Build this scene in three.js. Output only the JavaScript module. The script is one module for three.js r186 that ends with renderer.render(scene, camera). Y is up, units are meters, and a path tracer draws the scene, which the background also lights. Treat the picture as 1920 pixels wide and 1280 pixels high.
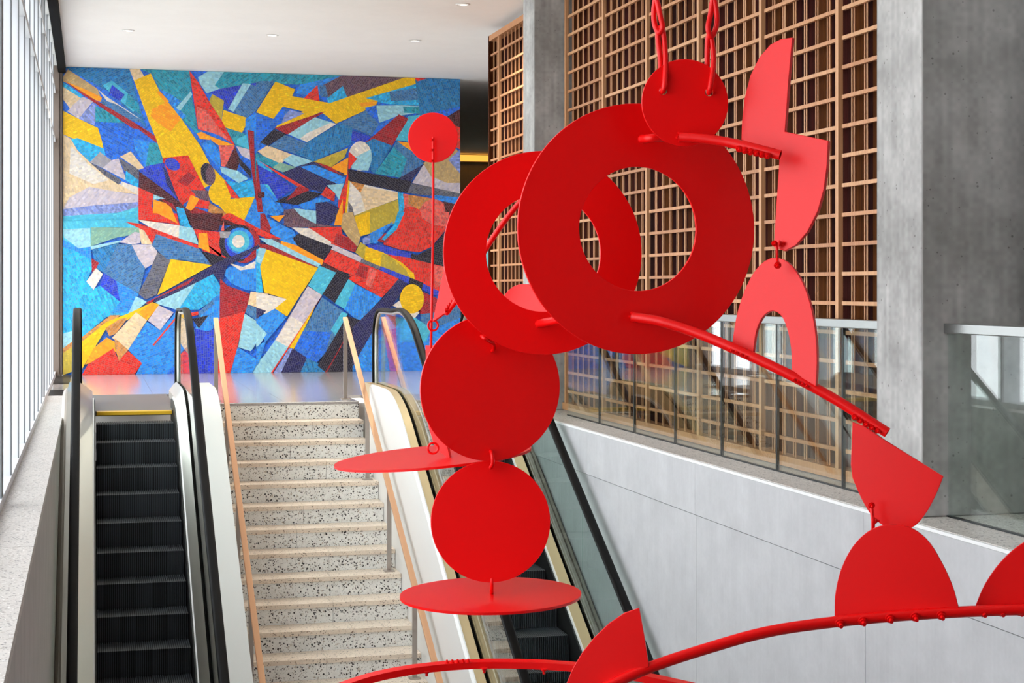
import * as THREE from 'three';
import { mergeGeometries } from 'three/addons/utils/BufferGeometryUtils.js';
import { RoundedBoxGeometry } from 'three/addons/geometries/RoundedBoxGeometry.js';
import { RectAreaLightUniformsLib } from 'three/addons/lights/RectAreaLightUniformsLib.js';

// ---------------------------------------------------------------- camera, sky, exposure
RectAreaLightUniformsLib.init();
const scene = new THREE.Scene();
const F = 3100, CX = 960, CY = 540, PSI = Math.atan(790 / F), EYE = 1.3;
const camera = new THREE.PerspectiveCamera(2 * Math.atan(640 / F) * 180 / Math.PI, 1.5, 0.05, 400);
camera.position.set(0, EYE, 0);
camera.rotation.set(0, -PSI, 0);
camera.setViewOffset(1920, 1280, 0, 100, 1920, 1280);
scene.background = new THREE.Color(0.90, 0.955, 1.0);
scene.backgroundIntensity = 3.4;
const renderer = new THREE.WebGLRenderer({ antialias: true });
renderer.toneMapping = THREE.LinearToneMapping;
renderer.toneMappingExposure = 1.65;
renderer.shadowMap.enabled = true;

// ---------------------------------------------------------------- helpers
let seed = 20240611;
const rnd = () => { seed = (seed * 1664525 + 1013904223) >>> 0; return seed / 4294967296; };
const rr = (a, b) => a + (b - a) * rnd();
const CP = Math.cos(PSI), SP = Math.sin(PSI);
const RIGHT = new THREE.Vector3(CP, 0, SP), UP = new THREE.Vector3(0, 1, 0), FWD = new THREE.Vector3(SP, 0, -CP);
const CAM = new THREE.Vector3(0, EYE, 0);
const ray = (px, py) => FWD.clone().addScaledVector(RIGHT, (px - CX) / F).addScaledVector(UP, (CY - py) / F);
const at = (px, py, d) => CAM.clone().addScaledVector(ray(px, py), d);           // a pixel and a distance along the view axis
const used = {};
const numbered = (n) => { const k = used[n] = (used[n] ?? -1) + 1; return k ? n + '_' + String(k).padStart(3, '0') : n; };
function uvMetres(g, grain = 'v') {          // uv in metres from the positions, by the way each face points
  const p = g.attributes.position, n = g.attributes.normal, uv = new Float32Array(p.count * 2);
  for (let i = 0; i < p.count; i++) {
    const ax = Math.abs(n.getX(i)), ay = Math.abs(n.getY(i)), az = Math.abs(n.getZ(i));
    let u, v;
    if (ax >= ay && ax >= az) { u = p.getZ(i); v = p.getY(i); } else if (ay >= az) { u = p.getX(i); v = p.getZ(i); } else { u = p.getX(i); v = p.getY(i); }
    if (grain === 'u') [u, v] = [v, u];
    uv[2 * i] = u; uv[2 * i + 1] = v;
  }
  g.setAttribute('uv', new THREE.BufferAttribute(uv, 2));
  return g;
}
function mesh(name, g, m, parent) {
  const o = new THREE.Mesh(g, m); o.name = parent ? name : numbered(name);
  o.castShadow = o.receiveShadow = true; (parent ?? scene).add(o); return o;
}
function box(name, x0, x1, y0, y1, z0, z1, m, parent, grain) {      // a box by its limits, its mesh placed at its centre
  const g = uvMetres(new THREE.BoxGeometry(x1 - x0, y1 - y0, z1 - z0).translate((x0 + x1) / 2, (y0 + y1) / 2, (z0 + z1) / 2), grain);
  const o = mesh(name, g.translate(-(x0 + x1) / 2, -(y0 + y1) / 2, -(z0 + z1) / 2), m, parent);
  o.position.set((x0 + x1) / 2, (y0 + y1) / 2, (z0 + z1) / 2); return o;
}
function group(name, label, category, grp) {
  const o = new THREE.Group(); o.name = numbered(name); scene.add(o); o.userData = { label, category };
  if (grp) o.userData.group = grp; return o;
}
function tag(o, label, category, grp) { Object.assign(o.userData, { label, category }); if (grp) o.userData.group = grp; return o; }
function structure(o, label, category) { Object.assign(o.userData, { kind: 'structure', label, category }); return o; }
function ground(g) {                          // moves a group's origin to the foot of the thing
  g.updateMatrixWorld(true);
  const b = new THREE.Box3().setFromObject(g), p = new THREE.Vector3((b.min.x + b.max.x) / 2, b.min.y, (b.min.z + b.max.z) / 2);
  g.position.copy(p); for (const c of g.children) c.position.sub(p); return g;
}

// ---------------------------------------------------------------- textures
function dataTex(w, h, fn, size, srgb = true) {
  const d = new Uint8Array(w * h * 4);
  for (let y = 0; y < h; y++) for (let x = 0; x < w; x++) {
    const c = fn(x, y), i = 4 * (y * w + x);
    d[i] = Math.max(0, Math.min(255, c[0])); d[i + 1] = Math.max(0, Math.min(255, c[1])); d[i + 2] = Math.max(0, Math.min(255, c[2])); d[i + 3] = 255;
  }
  const t = new THREE.DataTexture(d, w, h, THREE.RGBAFormat);
  t.wrapS = t.wrapT = THREE.RepeatWrapping; t.magFilter = THREE.LinearFilter; t.minFilter = THREE.LinearMipmapLinearFilter; t.generateMipmaps = true;
  if (srgb) t.colorSpace = THREE.SRGBColorSpace;
  t.repeat.set(1 / size[0], 1 / size[1]); t.needsUpdate = true; return t;
}
function tileNoise(n, cells, cellsY = cells) {   // value noise that repeats
  const gx = cells, gy = cellsY, v = Float32Array.from({ length: gx * gy }, rnd);
  return (x, y) => {
    const fx = x / n * gx, fy = y / n * gy, ix = Math.floor(fx), iy = Math.floor(fy), sx = fx - ix, sy = fy - iy;
    const a = sx * sx * (3 - 2 * sx), b = sy * sy * (3 - 2 * sy), q = (i, j) => v[((j % gy) + gy) % gy * gx + ((i % gx) + gx) % gx];
    return (q(ix, iy) * (1 - a) + q(ix + 1, iy) * a) * (1 - b) + (q(ix, iy + 1) * (1 - a) + q(ix + 1, iy + 1) * a) * b;
  };
}
function terrazzo(base, chips, count, rmin, rmax, metres, n = 1024) {
  const a = new Float32Array(n * n * 3), mott = tileNoise(n, 40), fine = tileNoise(n, 256);
  for (let y = 0; y < n; y++) for (let x = 0; x < n; x++) { const k = (mott(x, y) - 0.5) * 10 + (fine(x, y) - 0.5) * 14; for (let c = 0; c < 3; c++) a[3 * (y * n + x) + c] = base[c] + k; }
  for (let i = 0; i < count; i++) {
    const cx = rnd() * n, cy = rnd() * n, r = rmin + (rmax - rmin) * rnd() ** 2.2, col = chips[Math.floor(rnd() * chips.length)], m = 5 + Math.floor(rnd() * 3), t0 = rnd() * 6.3;
    const pl = Array.from({ length: m }, (_, k) => { const t = t0 + k / m * 6.283; return [Math.cos(t), Math.sin(t), r * rr(0.5, 1)]; });
    for (let dy = -Math.ceil(r); dy <= r; dy++) for (let dx = -Math.ceil(r); dx <= r; dx++) {
      if (pl.some(([c, s, q]) => dx * c + dy * s > q)) continue;
      const j = 3 * ((((Math.floor(cy) + dy) % n) + n) % n * n + (((Math.floor(cx) + dx) % n) + n) % n);
      a[j] = col[0]; a[j + 1] = col[1]; a[j + 2] = col[2];
    }
  }
  return dataTex(n, n, (x, y) => { const j = 3 * (y * n + x); return [a[j], a[j + 1], a[j + 2]]; }, [metres, metres]);
}
function mottled(base, amp, cells, n, metres, pits = 0, streak = 0) {
  const a = tileNoise(n, cells), b = tileNoise(n, cells * 3), c = tileNoise(n, cells * 12), s = tileNoise(n, cells * 10, Math.max(2, Math.round(cells / 2))), sp = new Map();
  for (let i = 0; i < pits; i++) { const x = Math.floor(rnd() * n), y = Math.floor(rnd() * n), r = 1 + Math.floor(rnd() * 2.4); for (let dy = -r; dy <= r; dy++) for (let dx = -r; dx <= r; dx++) if (dx * dx + dy * dy <= r * r) sp.set((((y + dy) % n) + n) % n * n + (((x + dx) % n) + n) % n, 1); }
  return dataTex(n, n, (x, y) => { const k = ((a(x, y) - 0.5) * 1.1 + (b(x, y) - 0.5) * 0.7 + (c(x, y) - 0.5) * 0.45 + (s(x, y) - 0.5) * streak) * amp - (sp.has(y * n + x) ? 40 : 0); return [base[0] + k, base[1] + k, base[2] + k]; }, [metres, metres]);
}
function woodTex(base, dark, n, mx, my) {       // grain along v
  const a = tileNoise(n, 48, 3), b = tileNoise(n, 128, 6), c = tileNoise(n, 10, 3);
  return dataTex(n, n, (x, y) => { const k = Math.max(0, Math.min(1, a(x, y) * 0.45 + b(x, y) * 0.35 + c(x, y) * 0.3 - 0.05)); return base.map((q, i) => q + (dark[i] - q) * k); }, [mx, my]);
}
const lin = (m) => Object.assign(m, {});
const std = (o) => new THREE.MeshStandardMaterial(o);
const phys = (o) => new THREE.MeshPhysicalMaterial(o);
const M = {
  ceiling: std({ map: mottled([248, 245, 241], 3, 6, 256, 4), roughness: 0.9 }),
  white: std({ color: 0xe9e8e6, roughness: 0.55 }),
  frame: std({ color: 0xd2d4d8, roughness: 0.6 }),
  frameGrey: std({ color: 0x9c9a9a, roughness: 0.5 }),
  capShade: std({ color: 0x6d7074, roughness: 0.6 }),  // shade of the inner mullion faces, put into the colour
  jamb: std({ color: 0x77695f, roughness: 0.5 }),
  blackMatte: phys({ color: 0x040404, roughness: 0.8, specularIntensity: 0.2 }),
  plaster: std({ map: mottled([188, 187, 188], 8, 8, 512, 1.6, 0, 0.4), roughness: 0.85 }),
  parapet: std({ map: mottled([186, 181, 176], 8, 8, 512, 1.6, 0, 0.8), roughness: 0.8 }),
  concrete: std({ map: mottled([166, 164, 161], 30, 7, 1024, 2.2, 260, 0.5), roughness: 0.85 }),
  floor: phys({ map: terrazzo([176, 171, 169], [[152, 148, 145], [194, 190, 186], [138, 135, 133]], 2600, 2, 6, 1.5), roughness: 0.14, specularIntensity: 1 }),
  terrazzo: std({ map: terrazzo([243, 243, 239], [[28, 28, 30], [60, 60, 62], [24, 22, 22], [150, 146, 138], [190, 180, 166], [222, 222, 218]], 6400, 1.6, 7.5, 1.5), roughness: 0.45 }),
  tread: std({ map: terrazzo([240, 224, 205], [[190, 165, 140], [140, 118, 100], [235, 222, 205], [100, 84, 72]], 5200, 1.5, 6, 1.5), roughness: 0.4 }),
  ledge: std({ map: terrazzo([196, 189, 182], [[120, 112, 104], [80, 76, 74], [232, 228, 222], [160, 148, 136]], 7000, 1.5, 6, 1.5), roughness: 0.42 }),
  steel: std({ color: 0xc9c5bd, metalness: 0.9, roughness: 0.3 }),
  champagne: std({ color: 0xcdb68c, metalness: 0.45, roughness: 0.42 }),
  taupeSteel: std({ color: 0xa39a90, metalness: 0.3, roughness: 0.5 }),
  plate: std({ color: 0x766f68, metalness: 0.4, roughness: 0.45 }),
  bronzeRail: std({ color: 0xd9a67e, metalness: 0.45, roughness: 0.42 }),
  post: std({ color: 0xb3aaa2, metalness: 0.6, roughness: 0.4 }),
  rubber: phys({ color: 0x040404, roughness: 0.5, specularIntensity: 0.3 }),
  step: std({ color: 0x4c5156, metalness: 0.4, roughness: 0.45 }),
  stepBody: std({ color: 0x0c0c0d, roughness: 0.7 }),
  yellow: std({ color: 0xe9b51c, roughness: 0.45 }),
  skirt: std({ color: 0x121212, roughness: 0.5 }),
  clad: std({ color: 0xe6e4e1, roughness: 0.45 }),
  glass: phys({ color: 0xf7fcfa, transmission: 1, thickness: 0, roughness: 0, ior: 1.5 }),
  pane: phys({ color: 0xffffff, transmission: 1, thickness: 0, roughness: 0, ior: 1.5 }),
  tinted: phys({ color: 0x7f9c9c, transmission: 1, thickness: 0, roughness: 0, ior: 1.5 }),
  glassEdge: phys({ color: 0x14302c, roughness: 0.2 }),
  gasket: std({ color: 0x0b1212, roughness: 0.5 }),
  railCap: std({ color: 0x9b9c9a, metalness: 0.9, roughness: 0.3 }),
  red: phys({ color: new THREE.Color(0.76, 0.0015, 0.002), roughness: 0.36, specularIntensity: 0.6 }),
  woodU: std({ map: woodTex([206, 150, 104], [160, 104, 64], 256, 0.3, 1.6), roughness: 0.55 }),
  glow: std({ color: 0x201008, emissive: new THREE.Color(1.0, 0.42, 0.06), emissiveIntensity: 0.9 }),
  lamp: std({ color: 0xffffff, emissive: new THREE.Color(1, 0.9, 0.75), emissiveIntensity: 1.6 }),
  darkWall: std({ color: 0x3a2a22, roughness: 0.8 }),
  street: std({ color: 0xc6c5c0, roughness: 0.9 }),
};
const woodTones = [[[206, 150, 104], [164, 108, 68]], [[196, 138, 92], [150, 96, 58]], [[214, 164, 120], [176, 122, 80]]].map(([a, b]) => std({ map: woodTex(a, b, 256, 0.3, 1.6), roughness: 0.55 }));
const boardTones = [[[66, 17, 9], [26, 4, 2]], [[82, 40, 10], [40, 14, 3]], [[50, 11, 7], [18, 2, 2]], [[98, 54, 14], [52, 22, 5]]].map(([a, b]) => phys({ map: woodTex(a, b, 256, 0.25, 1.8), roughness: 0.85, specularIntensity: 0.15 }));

// ---------------------------------------------------------------- structure
const XW = -0.517, XE = -0.29, XLEDGE = 4.25, XGLASS = 4.55, XLAT = 4.72, CEIL = 4.61, ZMUR = -25.6, LOW = -5, ZNEAR = 5, ZWIN = -2.6;
const STAIR_Z = -18.84, SX0 = 1.3, SX1 = 2.985, RISE = 0.191, RUN = 0.335;
structure(box('ceiling', -0.36, 10.4, CEIL, CEIL + 0.3, -27.6, ZNEAR, M.ceiling), 'smooth white ceiling with small recessed downlights', 'ceiling');
structure(box('ceiling', 5.4, 10.4, CEIL, CEIL + 0.3, -40.2, -27.6, M.ceiling), 'unlit ceiling of the passage beyond the mural', 'ceiling');
// landing: polished floor, cut out around the stairs and escalators
const LZ1 = -20.7, RZ1 = -19.9, COMB_L = -17.95, COMB_R = -17.15;
const fl = group('floor', 'polished pale terrazzo landing in front of the mosaic', 'floor'); fl.userData.kind = 'structure';
function floorTiles(x0, x1, z0, z1, sx, sz) {
  const nx = Math.max(1, Math.round((x1 - x0) / sx)), nz = Math.max(1, Math.round((z1 - z0) / sz)), g = 0.0015;
  for (let i = 0; i < nx; i++) for (let j = 0; j < nz; j++) {
    const a = x0 + (x1 - x0) * i / nx, b = x0 + (x1 - x0) * (i + 1) / nx, c = z0 + (z1 - z0) * j / nz, d = z0 + (z1 - z0) * (j + 1) / nz;
    box('floor_tile', a + g, b - g, -0.03, 0, c + g, d - g, M.floor, fl);
  }
}
floorTiles(-0.5, 5.7, ZMUR, LZ1, 1.24, 1.2);
floorTiles(SX0, SX1, LZ1, STAIR_Z, 0.85, 0.93);
floorTiles(SX1, 4.25, LZ1, RZ1, 1.25, 0.8);
box('slab', -0.5, 10.4, -0.45, -0.031, -40.2, LZ1, M.ceiling, fl);
box('slab', SX0, SX1, -0.45, -0.031, LZ1, STAIR_Z - 0.02, M.ceiling, fl);
box('slab', SX1, 4.25, -0.45, -0.031, LZ1, -19.0, M.ceiling, fl);
structure(box('floor', 5.7, 10.4, -0.03, 0, -40.2, -21, M.floor), 'dark floor of the passage beyond the mural', 'floor');
structure(box('floor', -0.8, 10.4, LOW - 0.3, LOW, -40, ZNEAR, M.floor), 'lower level floor under the escalators', 'floor');
structure(box('floor', -0.5, 4.25, -0.4, 0, -2.6, ZNEAR, M.floor), 'near landing floor under the viewer', 'floor');
structure(box('wall_lower', -0.5, 5, LOW, -0.45, -26, -25.7, M.plaster), 'plaster wall closing the lower level', 'wall');
structure(box('wall_near', -0.8, 5.2, LOW, CEIL, ZNEAR, ZNEAR + 0.3, M.darkWall), 'unseen timber wall behind the viewer, darkened to cut reflections', 'wall');  // out of view, made dark so the red plates reflect less
// left parapet under the windows
structure(box('wall_left', -0.8, XE, LOW, -0.05, ZMUR - 0.3, ZNEAR, M.parapet), 'beige plaster parapet wall under the windows', 'wall');
const sillG = group('trim_1', 'speckled terrazzo window ledge running along the white mullions', 'ledge'); sillG.userData.kind = 'structure';
for (let z = ZMUR, k = 0; z < ZNEAR - 0.1; z += 2.42, k++) box('ledge_slab', -0.8, XE + 0.012, -0.05, 0, z + 0.002, Math.min(ZNEAR, z + 2.418), M.ledge, sillG);
// right drop wall: two courses of plaster panels, ledge on top
const wr = group('wall_right', 'pale grey plaster wall dropping beside the escalator', 'wall'); wr.userData.kind = 'structure';
for (let z = -19.4, k = 0; z < ZNEAR - 0.1; z += 2.7, k++) {
  const z1 = Math.min(ZNEAR, z + 2.7);
  box('plaster_panel', XLEDGE, 4.295, -0.342, 0.028, z + 0.001, z1 - 0.001, M.plaster, wr);
  box('plaster_panel', XLEDGE + 0.012, 4.295, LOW, -0.35, z + 0.002, z1 - 0.002, M.plaster, wr);
}
box('core', 4.3, 5.4, LOW, 0.0, -21, ZNEAR, M.plaster, wr);
const lr = group('trim_2', 'speckled stone ledge under the glass railing', 'ledge'); lr.userData.kind = 'structure';
for (let z = -19.4; z < ZNEAR - 0.1; z += 1.9) { const z1 = Math.min(ZNEAR, z + 1.9); box('ledge_slab', XLEDGE + 0.02, 5.0, -0.01, 0.05, z + 0.0015, z1 - 0.0015, M.ledge, lr); }
box('bead', XLEDGE - 0.004, XLEDGE + 0.02, 0.03, 0.048, -19.4, ZNEAR, M.white, lr);
// passage to the right of the mural
structure(box('wall_back', -0.8, 5.67, 0, CEIL, ZMUR - 0.35, ZMUR - 0.09, M.white), 'white wall carrying the mosaic mural', 'wall');
structure(box('wall_passage', 5.3, 5.6, 0, CEIL, -40, ZMUR - 0.35, M.parapet), 'plain plaster side wall of the passage', 'wall');
structure(box('wall_passage', 10.2, 10.4, 0, CEIL, -40, -21, M.parapet), 'plain plaster far side wall of the passage', 'wall');
structure(box('wall_passage', 5.3, 10.4, LOW, CEIL, -20.98, -20.7, M.parapet), 'plain plaster wall behind the lattice screen', 'wall');
structure(box('wall_passage', 6.25, 6.5, 0, CEIL, -25.7, -20.98, M.parapet), 'added unseen plaster wall keeping window light out of the passage', 'wall');  // added out of view to block window light from the passage
structure(box('wall_end', 5.3, 9.2, 0, CEIL, -40.2, -40, M.parapet), 'plain plaster end wall of the passage', 'wall');
structure(box('wall_end', 9.2, 10.4, 2.6, CEIL, -40.2, -40, M.parapet), 'plain plaster end wall above the glazed door', 'wall');
const dr = group('door_1', 'narrow glazed door at the end of the dark passage', 'door'); dr.userData.kind = 'structure';
box('pane', 9.26, 10.14, 0.08, 2.54, -40.12, -40.1, M.tinted, dr);
box('door_frame', 9.2, 9.26, 0, 2.6, -40.15, -40.05, M.frameGrey, dr); box('door_frame', 10.14, 10.2, 0, 2.6, -40.15, -40.05, M.frameGrey, dr);
box('door_frame', 9.26, 10.14, 0, 0.08, -40.15, -40.05, M.frameGrey, dr); box('door_frame', 9.26, 10.14, 2.54, 2.6, -40.15, -40.05, M.frameGrey, dr);
ground(dr);
const strip = group('cove_light', 'glowing orange strip light under the dark passage ceiling', 'light');
box('diffuser', 5.7, 10.15, 4.44, 4.59, -39.9, -39.86, M.glow, strip); box('housing', 5.65, 10.18, 4.42, 4.6, -39.99, -39.9, M.frameGrey, strip);
{ const l = new THREE.RectAreaLight(new THREE.Color(1, 0.42, 0.06), 0.9, 4.4, 0.14); l.position.set(7.9, 4.515, -39.85); l.rotation.y = Math.PI; strip.add(l); }
ground(strip);
// concrete piers
function pier(label, z0, z1, x1) {
  const g = new RoundedBoxGeometry(x1 - 4.39, CEIL - 0.05, z1 - z0, 2, 0.012); g.translate((x1 + 4.39) / 2, (CEIL + 0.05) / 2, (z0 + z1) / 2); uvMetres(g);
  g.translate(-(x1 + 4.39) / 2, -0.05, -(z0 + z1) / 2);
  const o = mesh('concrete_pier', g, M.concrete); o.position.set((x1 + 4.39) / 2, 0.05, (z0 + z1) / 2); tag(o, label, 'pier');
}
pier('slim raw concrete pier between two lattice screens', -16.76, -16.32, 4.96);
pier('broad raw concrete pier interrupting the glass railing', -8.72, -8.18, 5.6);
structure(box('wall_right_upper', 4.98, 5.4, 0, CEIL, -8.1, ZNEAR, M.concrete), 'raw concrete wall beyond the broad pier', 'wall');

// ---------------------------------------------------------------- windows
const win = group('window_1', 'full height window wall of closely set white mullions', 'window'); win.userData.kind = 'structure';
const mz = []; for (let z = ZMUR + 0.1; z < ZWIN - 0.5; z += 1.17) mz.push(z);
mz.push(ZWIN);
mz.forEach((z, k) => {
  const thick = Math.abs(z + 19.3) < 0.6 || Math.abs(z + 9.9) < 0.6 || Math.abs(z + 0.5) < 0.6;
  if (k) box('mullion', -0.74, XW, 0, CEIL, z - (thick ? 0.09 : 0.03), z + (thick ? 0.09 : 0.03), thick ? M.frameGrey : M.frame, win);
  if (k) box('shade_cap', XW, XW + 0.008, 0, CEIL, z - (thick ? 0.1 : 0.03), z + (thick ? 0.1 : 0.03), M.capShade, win);  // dark strips paint in the shaded inner edge of each mullion
  if (k < mz.length - 1) for (const [a, b] of [[0.06, 3.47], [3.53, 4.2], [4.26, CEIL]]) box('pane', -0.706, -0.70, a, b, z + 0.03, mz[k + 1] - 0.03, M.pane, win);
});
for (const y of [0.03, 3.5, 4.23]) box('transom', -0.74, XW + 0.012, y - 0.03, y + 0.03, ZMUR, ZWIN, M.frame, win);
const jb = group('trim_3', 'taupe metal jamb where the window wall meets the mosaic', 'jamb'); jb.userData.kind = 'structure';
box('post', -0.8, -0.455, 0, CEIL, ZMUR - 0.05, ZMUR + 0.1, M.jamb, jb); box('post', -0.45, -0.415, 0, CEIL, ZMUR - 0.05, ZMUR + 0.06, M.jamb, jb);
structure(box('wall_left_near', -0.8, XW, 0, CEIL, ZWIN, ZNEAR, M.parapet), 'added unseen plaster wall ending the windows to dim the near end', 'wall');  // unseen wall put in so less light reaches viewer-facing sides
structure(box('trim_4', -0.47, -0.36, CEIL - 0.1, CEIL + 0.3, ZMUR, ZNEAR, M.blackMatte), 'black blind pocket along the top of the windows', 'trim');
structure(box('trim_5', -0.9, -0.47, CEIL, CEIL + 0.3, ZMUR - 0.3, ZNEAR, M.white), 'white window head above the mullions', 'trim');
structure(box('ground_outside', -60, -0.9, LOW - 0.4, LOW - 0.1, -70, 50, M.street), 'pale paved street outside the windows', 'ground');

// ---------------------------------------------------------------- ceiling downlights
for (const [px, py, lab] of [[240, 57, 'nearest the window wall'], [510, 66, 'above the middle of the mural'], [778, 76, 'nearest the dark passage'], [868, 8, 'nearest the slim concrete pier']]) {
  const d = (CEIL - EYE) * F / (CY - py), p = at(px, py, d);
  const g = group('downlight', 'small round recessed ceiling downlight ' + lab, 'downlight', 'ceiling downlights');
  const ring = mesh('trim_ring', new THREE.LatheGeometry([[0.06, 0], [0.085, 0], [0.085, -0.006], [0.062, -0.01], [0.06, 0]].map((q) => new THREE.Vector2(...q)), 28), M.white, g); ring.position.set(p.x, CEIL, p.z);
  const bulb = mesh('lens', new THREE.CylinderGeometry(0.058, 0.058, 0.004, 24), M.lamp, g); bulb.position.set(p.x, CEIL - 0.003, p.z);
  const s = new THREE.SpotLight(new THREE.Color(1, 0.9, 0.77), 12, 0, 1.15, 0.6, 2); s.position.set(p.x, CEIL - 0.02, p.z); s.target.position.set(p.x, 0, p.z); s.castShadow = true; g.add(s); g.add(s.target);
  ground(g);
}

// ---------------------------------------------------------------- lattice screens
function lattice(z0, z1, x, y0, y1, first, label) {
  const L = group('lattice_screen', label, 'lattice', 'wood lattice screens'), PIT = 0.1814;
  const bd = group('timber_panelling', first ? 'dark timber boards behind the short lattice past the slim pier' : 'dark timber boards behind the long lattice between the piers', 'panelling');
  let k = 0;
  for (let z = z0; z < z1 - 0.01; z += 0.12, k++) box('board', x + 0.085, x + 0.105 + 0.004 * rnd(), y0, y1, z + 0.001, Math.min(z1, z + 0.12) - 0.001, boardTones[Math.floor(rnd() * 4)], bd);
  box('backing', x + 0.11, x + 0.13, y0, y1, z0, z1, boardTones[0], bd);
  // mullions at the measured spacing
  const mull = []; for (let i = -9; i < 9; i++) { const z = -12.43 + 1.27 * i + (first ? 0.1 : 0); if (z > z0 - 1.3 && z < z1 + 0.01) mull.push(z); }
  const edges = mull;
  edges.forEach((m) => {
    const a = Math.max(z0, m + 0.055), b = Math.min(z1, m + 1.27 - 0.028);
    if (m - 0.03 > z0) box('mullion', x - 0.022, x + 0.012, y0, y1, m - 0.022, m + 0.022, woodTones[2], L);
    if (b - a < 0.08) return;
    for (let y = y0 + 0.19; y < y1 - 0.06; y += 0.1905) box('slat', x - 0.012, x + 0.012, y - 0.0125, y + 0.0125, a, b, woodTones[Math.floor(rnd() * 3)], L, 'v');
    for (let i = 1; i < 7; i++) for (const o of [0, -0.034]) {
      const z = m + PIT * i + o; if (z < z0 + 0.02 || z > z1 - 0.02) continue;
      box('slat', x + 0.0125, x + 0.0175, y0, y1, z - 0.0075, z + 0.0075, woodTones[Math.floor(rnd() * 3)], L);
    }
  });
  box('rail', x - 0.03, x + 0.08, y0, y0 + 0.07, z0, z1, woodTones[0], L); box('rail', x - 0.03, x + 0.08, y1 - 0.07, y1, z0, z1, woodTones[0], L);
  if (first) box('end_stile', x - 0.03, x + 0.08, y0, y1, z0 - 0.05, z0, boardTones[1], L);
  ground(L); ground(bd);
}
lattice(-16.31, -8.74, XLAT, 0.06, CEIL - 0.01, false, 'long light wood lattice screen between the two concrete piers');
lattice(-20.4, -16.78, 4.93, 0.06, 4.5, true, 'short light wood lattice screen past the slim concrete pier');
structure(box('wall_right_back', 5.075, 5.3, 0, CEIL, -20.7, -8.76, M.plaster), 'plaster wall behind the timber panelling', 'wall');

// ---------------------------------------------------------------- glass railing
function railing(label, zs, zr0, zr1) {
  const g = group('glass_railing', label, 'railing');
  for (let i = 0; i < zs.length - 1; i++) {
    box('glass_panel', XGLASS - 0.008, XGLASS + 0.008, 0.02, 1.06, zs[i] + 0.012, zs[i + 1] - 0.012, M.glass, g);
    box('joint', XGLASS - 0.009, XGLASS + 0.009, 0.05, 1.06, zs[i + 1] - 0.011, zs[i + 1] + 0.011, M.gasket, g);
  }
  box('shoe', XGLASS - 0.012, XGLASS + 0.012, 0.05, 0.058, zs[0], zs[zs.length - 1], M.gasket, g);
  const c = mesh('cap_rail', new RoundedBoxGeometry(0.06, 0.055, zr1 - zr0, 2, 0.006), M.railCap, g); c.position.set(XGLASS, 1.08, (zr0 + zr1) / 2);
  ground(g);
}
const gz = [-16.32]; for (const px of [1065, 1124.5, 1190, 1266.5, 1354, 1458, 1581.7]) { const d = F / CP * XGLASS / (px - 170); gz.push(-(d - XGLASS * SP) / CP); } gz.push(-8.74);
railing('glass railing with steel cap in front of the long lattice', gz.filter((z, i) => i !== 0), -16.31, -8.74);
railing('glass railing with steel cap beyond the broad pier', [-8.18, -7.0, -5.8, -4.6, -3.4], -8.18, -3.4);

// ---------------------------------------------------------------- staircase
const st = group('staircase', 'terrazzo staircase with pale stone treads between the escalators', 'stairs');
for (let n = 0; n < 26; n++) {
  const zf = STAIR_Z + n * RUN, yt = -n * RISE;
  const s = new THREE.Group(); s.name = 'step'; st.add(s);
  const j = n ? rr(1.9, 2.5) : 2.15;
  for (const [a, b] of [[SX0, j], [j, SX1]]) {
    if (n) box('tread', a + 0.0015, b - 0.0015, yt - 0.042, yt, zf - RUN - 0.0, zf + 0.012, M.tread, s);
    box('riser', a + 0.0015, b - 0.0015, yt - RISE + 0.0, n ? yt - 0.043 : yt, zf - 0.06, zf - 0.004, M.terrazzo, s);
  }
}
box('carcass', SX0, SX1, LOW, LOW + 0.1, STAIR_Z, STAIR_Z + 26 * RUN, M.ceiling, st);
ground(st);
function bar(name, a, b, w, t, m, parent) {   // a flat bar between two points of one x
  const L = a.distanceTo(b), o = mesh(name, new RoundedBoxGeometry(w, t, L, 2, 0.005), m, parent);
  o.position.copy(a).add(b).multiplyScalar(0.5); o.rotation.x = Math.atan2(b.y - a.y, -(b.z - a.z)); return o;
}
function stairRail(x, label) {
  const g = group('stair_handrail', label, 'handrail');
  const h = 0.95, z0 = STAIR_Z - 0.42, N = 22;
  const a = new THREE.Vector3(x, h, z0), e = new THREE.Vector3(x, h - N * RISE - 0.02, STAIR_Z + N * RUN - 0.2);
  bar('rail', a, e, 0.055, 0.032, M.bronzeRail, g);
  for (let n = 0; n <= 20; n += 4) {
    const z = n ? STAIR_Z + (n - 0.45) * RUN : z0 + 0.02, y0 = -n * RISE, t = (z - a.z) / (e.z - a.z), y1 = a.y + (e.y - a.y) * t - 0.012;
    box('post', x - 0.022, x + 0.022, y0, y1, z - 0.012, z + 0.012, M.post, g);
    box('foot_plate', x - 0.05, x + 0.05, y0, y0 + 0.012, z - 0.05, z + 0.05, M.post, g);
  }
  ground(g);
}
stairRail(1.395, 'bronze stair handrail on grey posts beside the window side escalator');
stairRail(2.89, 'bronze stair handrail on grey posts beside the wall side escalator');

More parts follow.
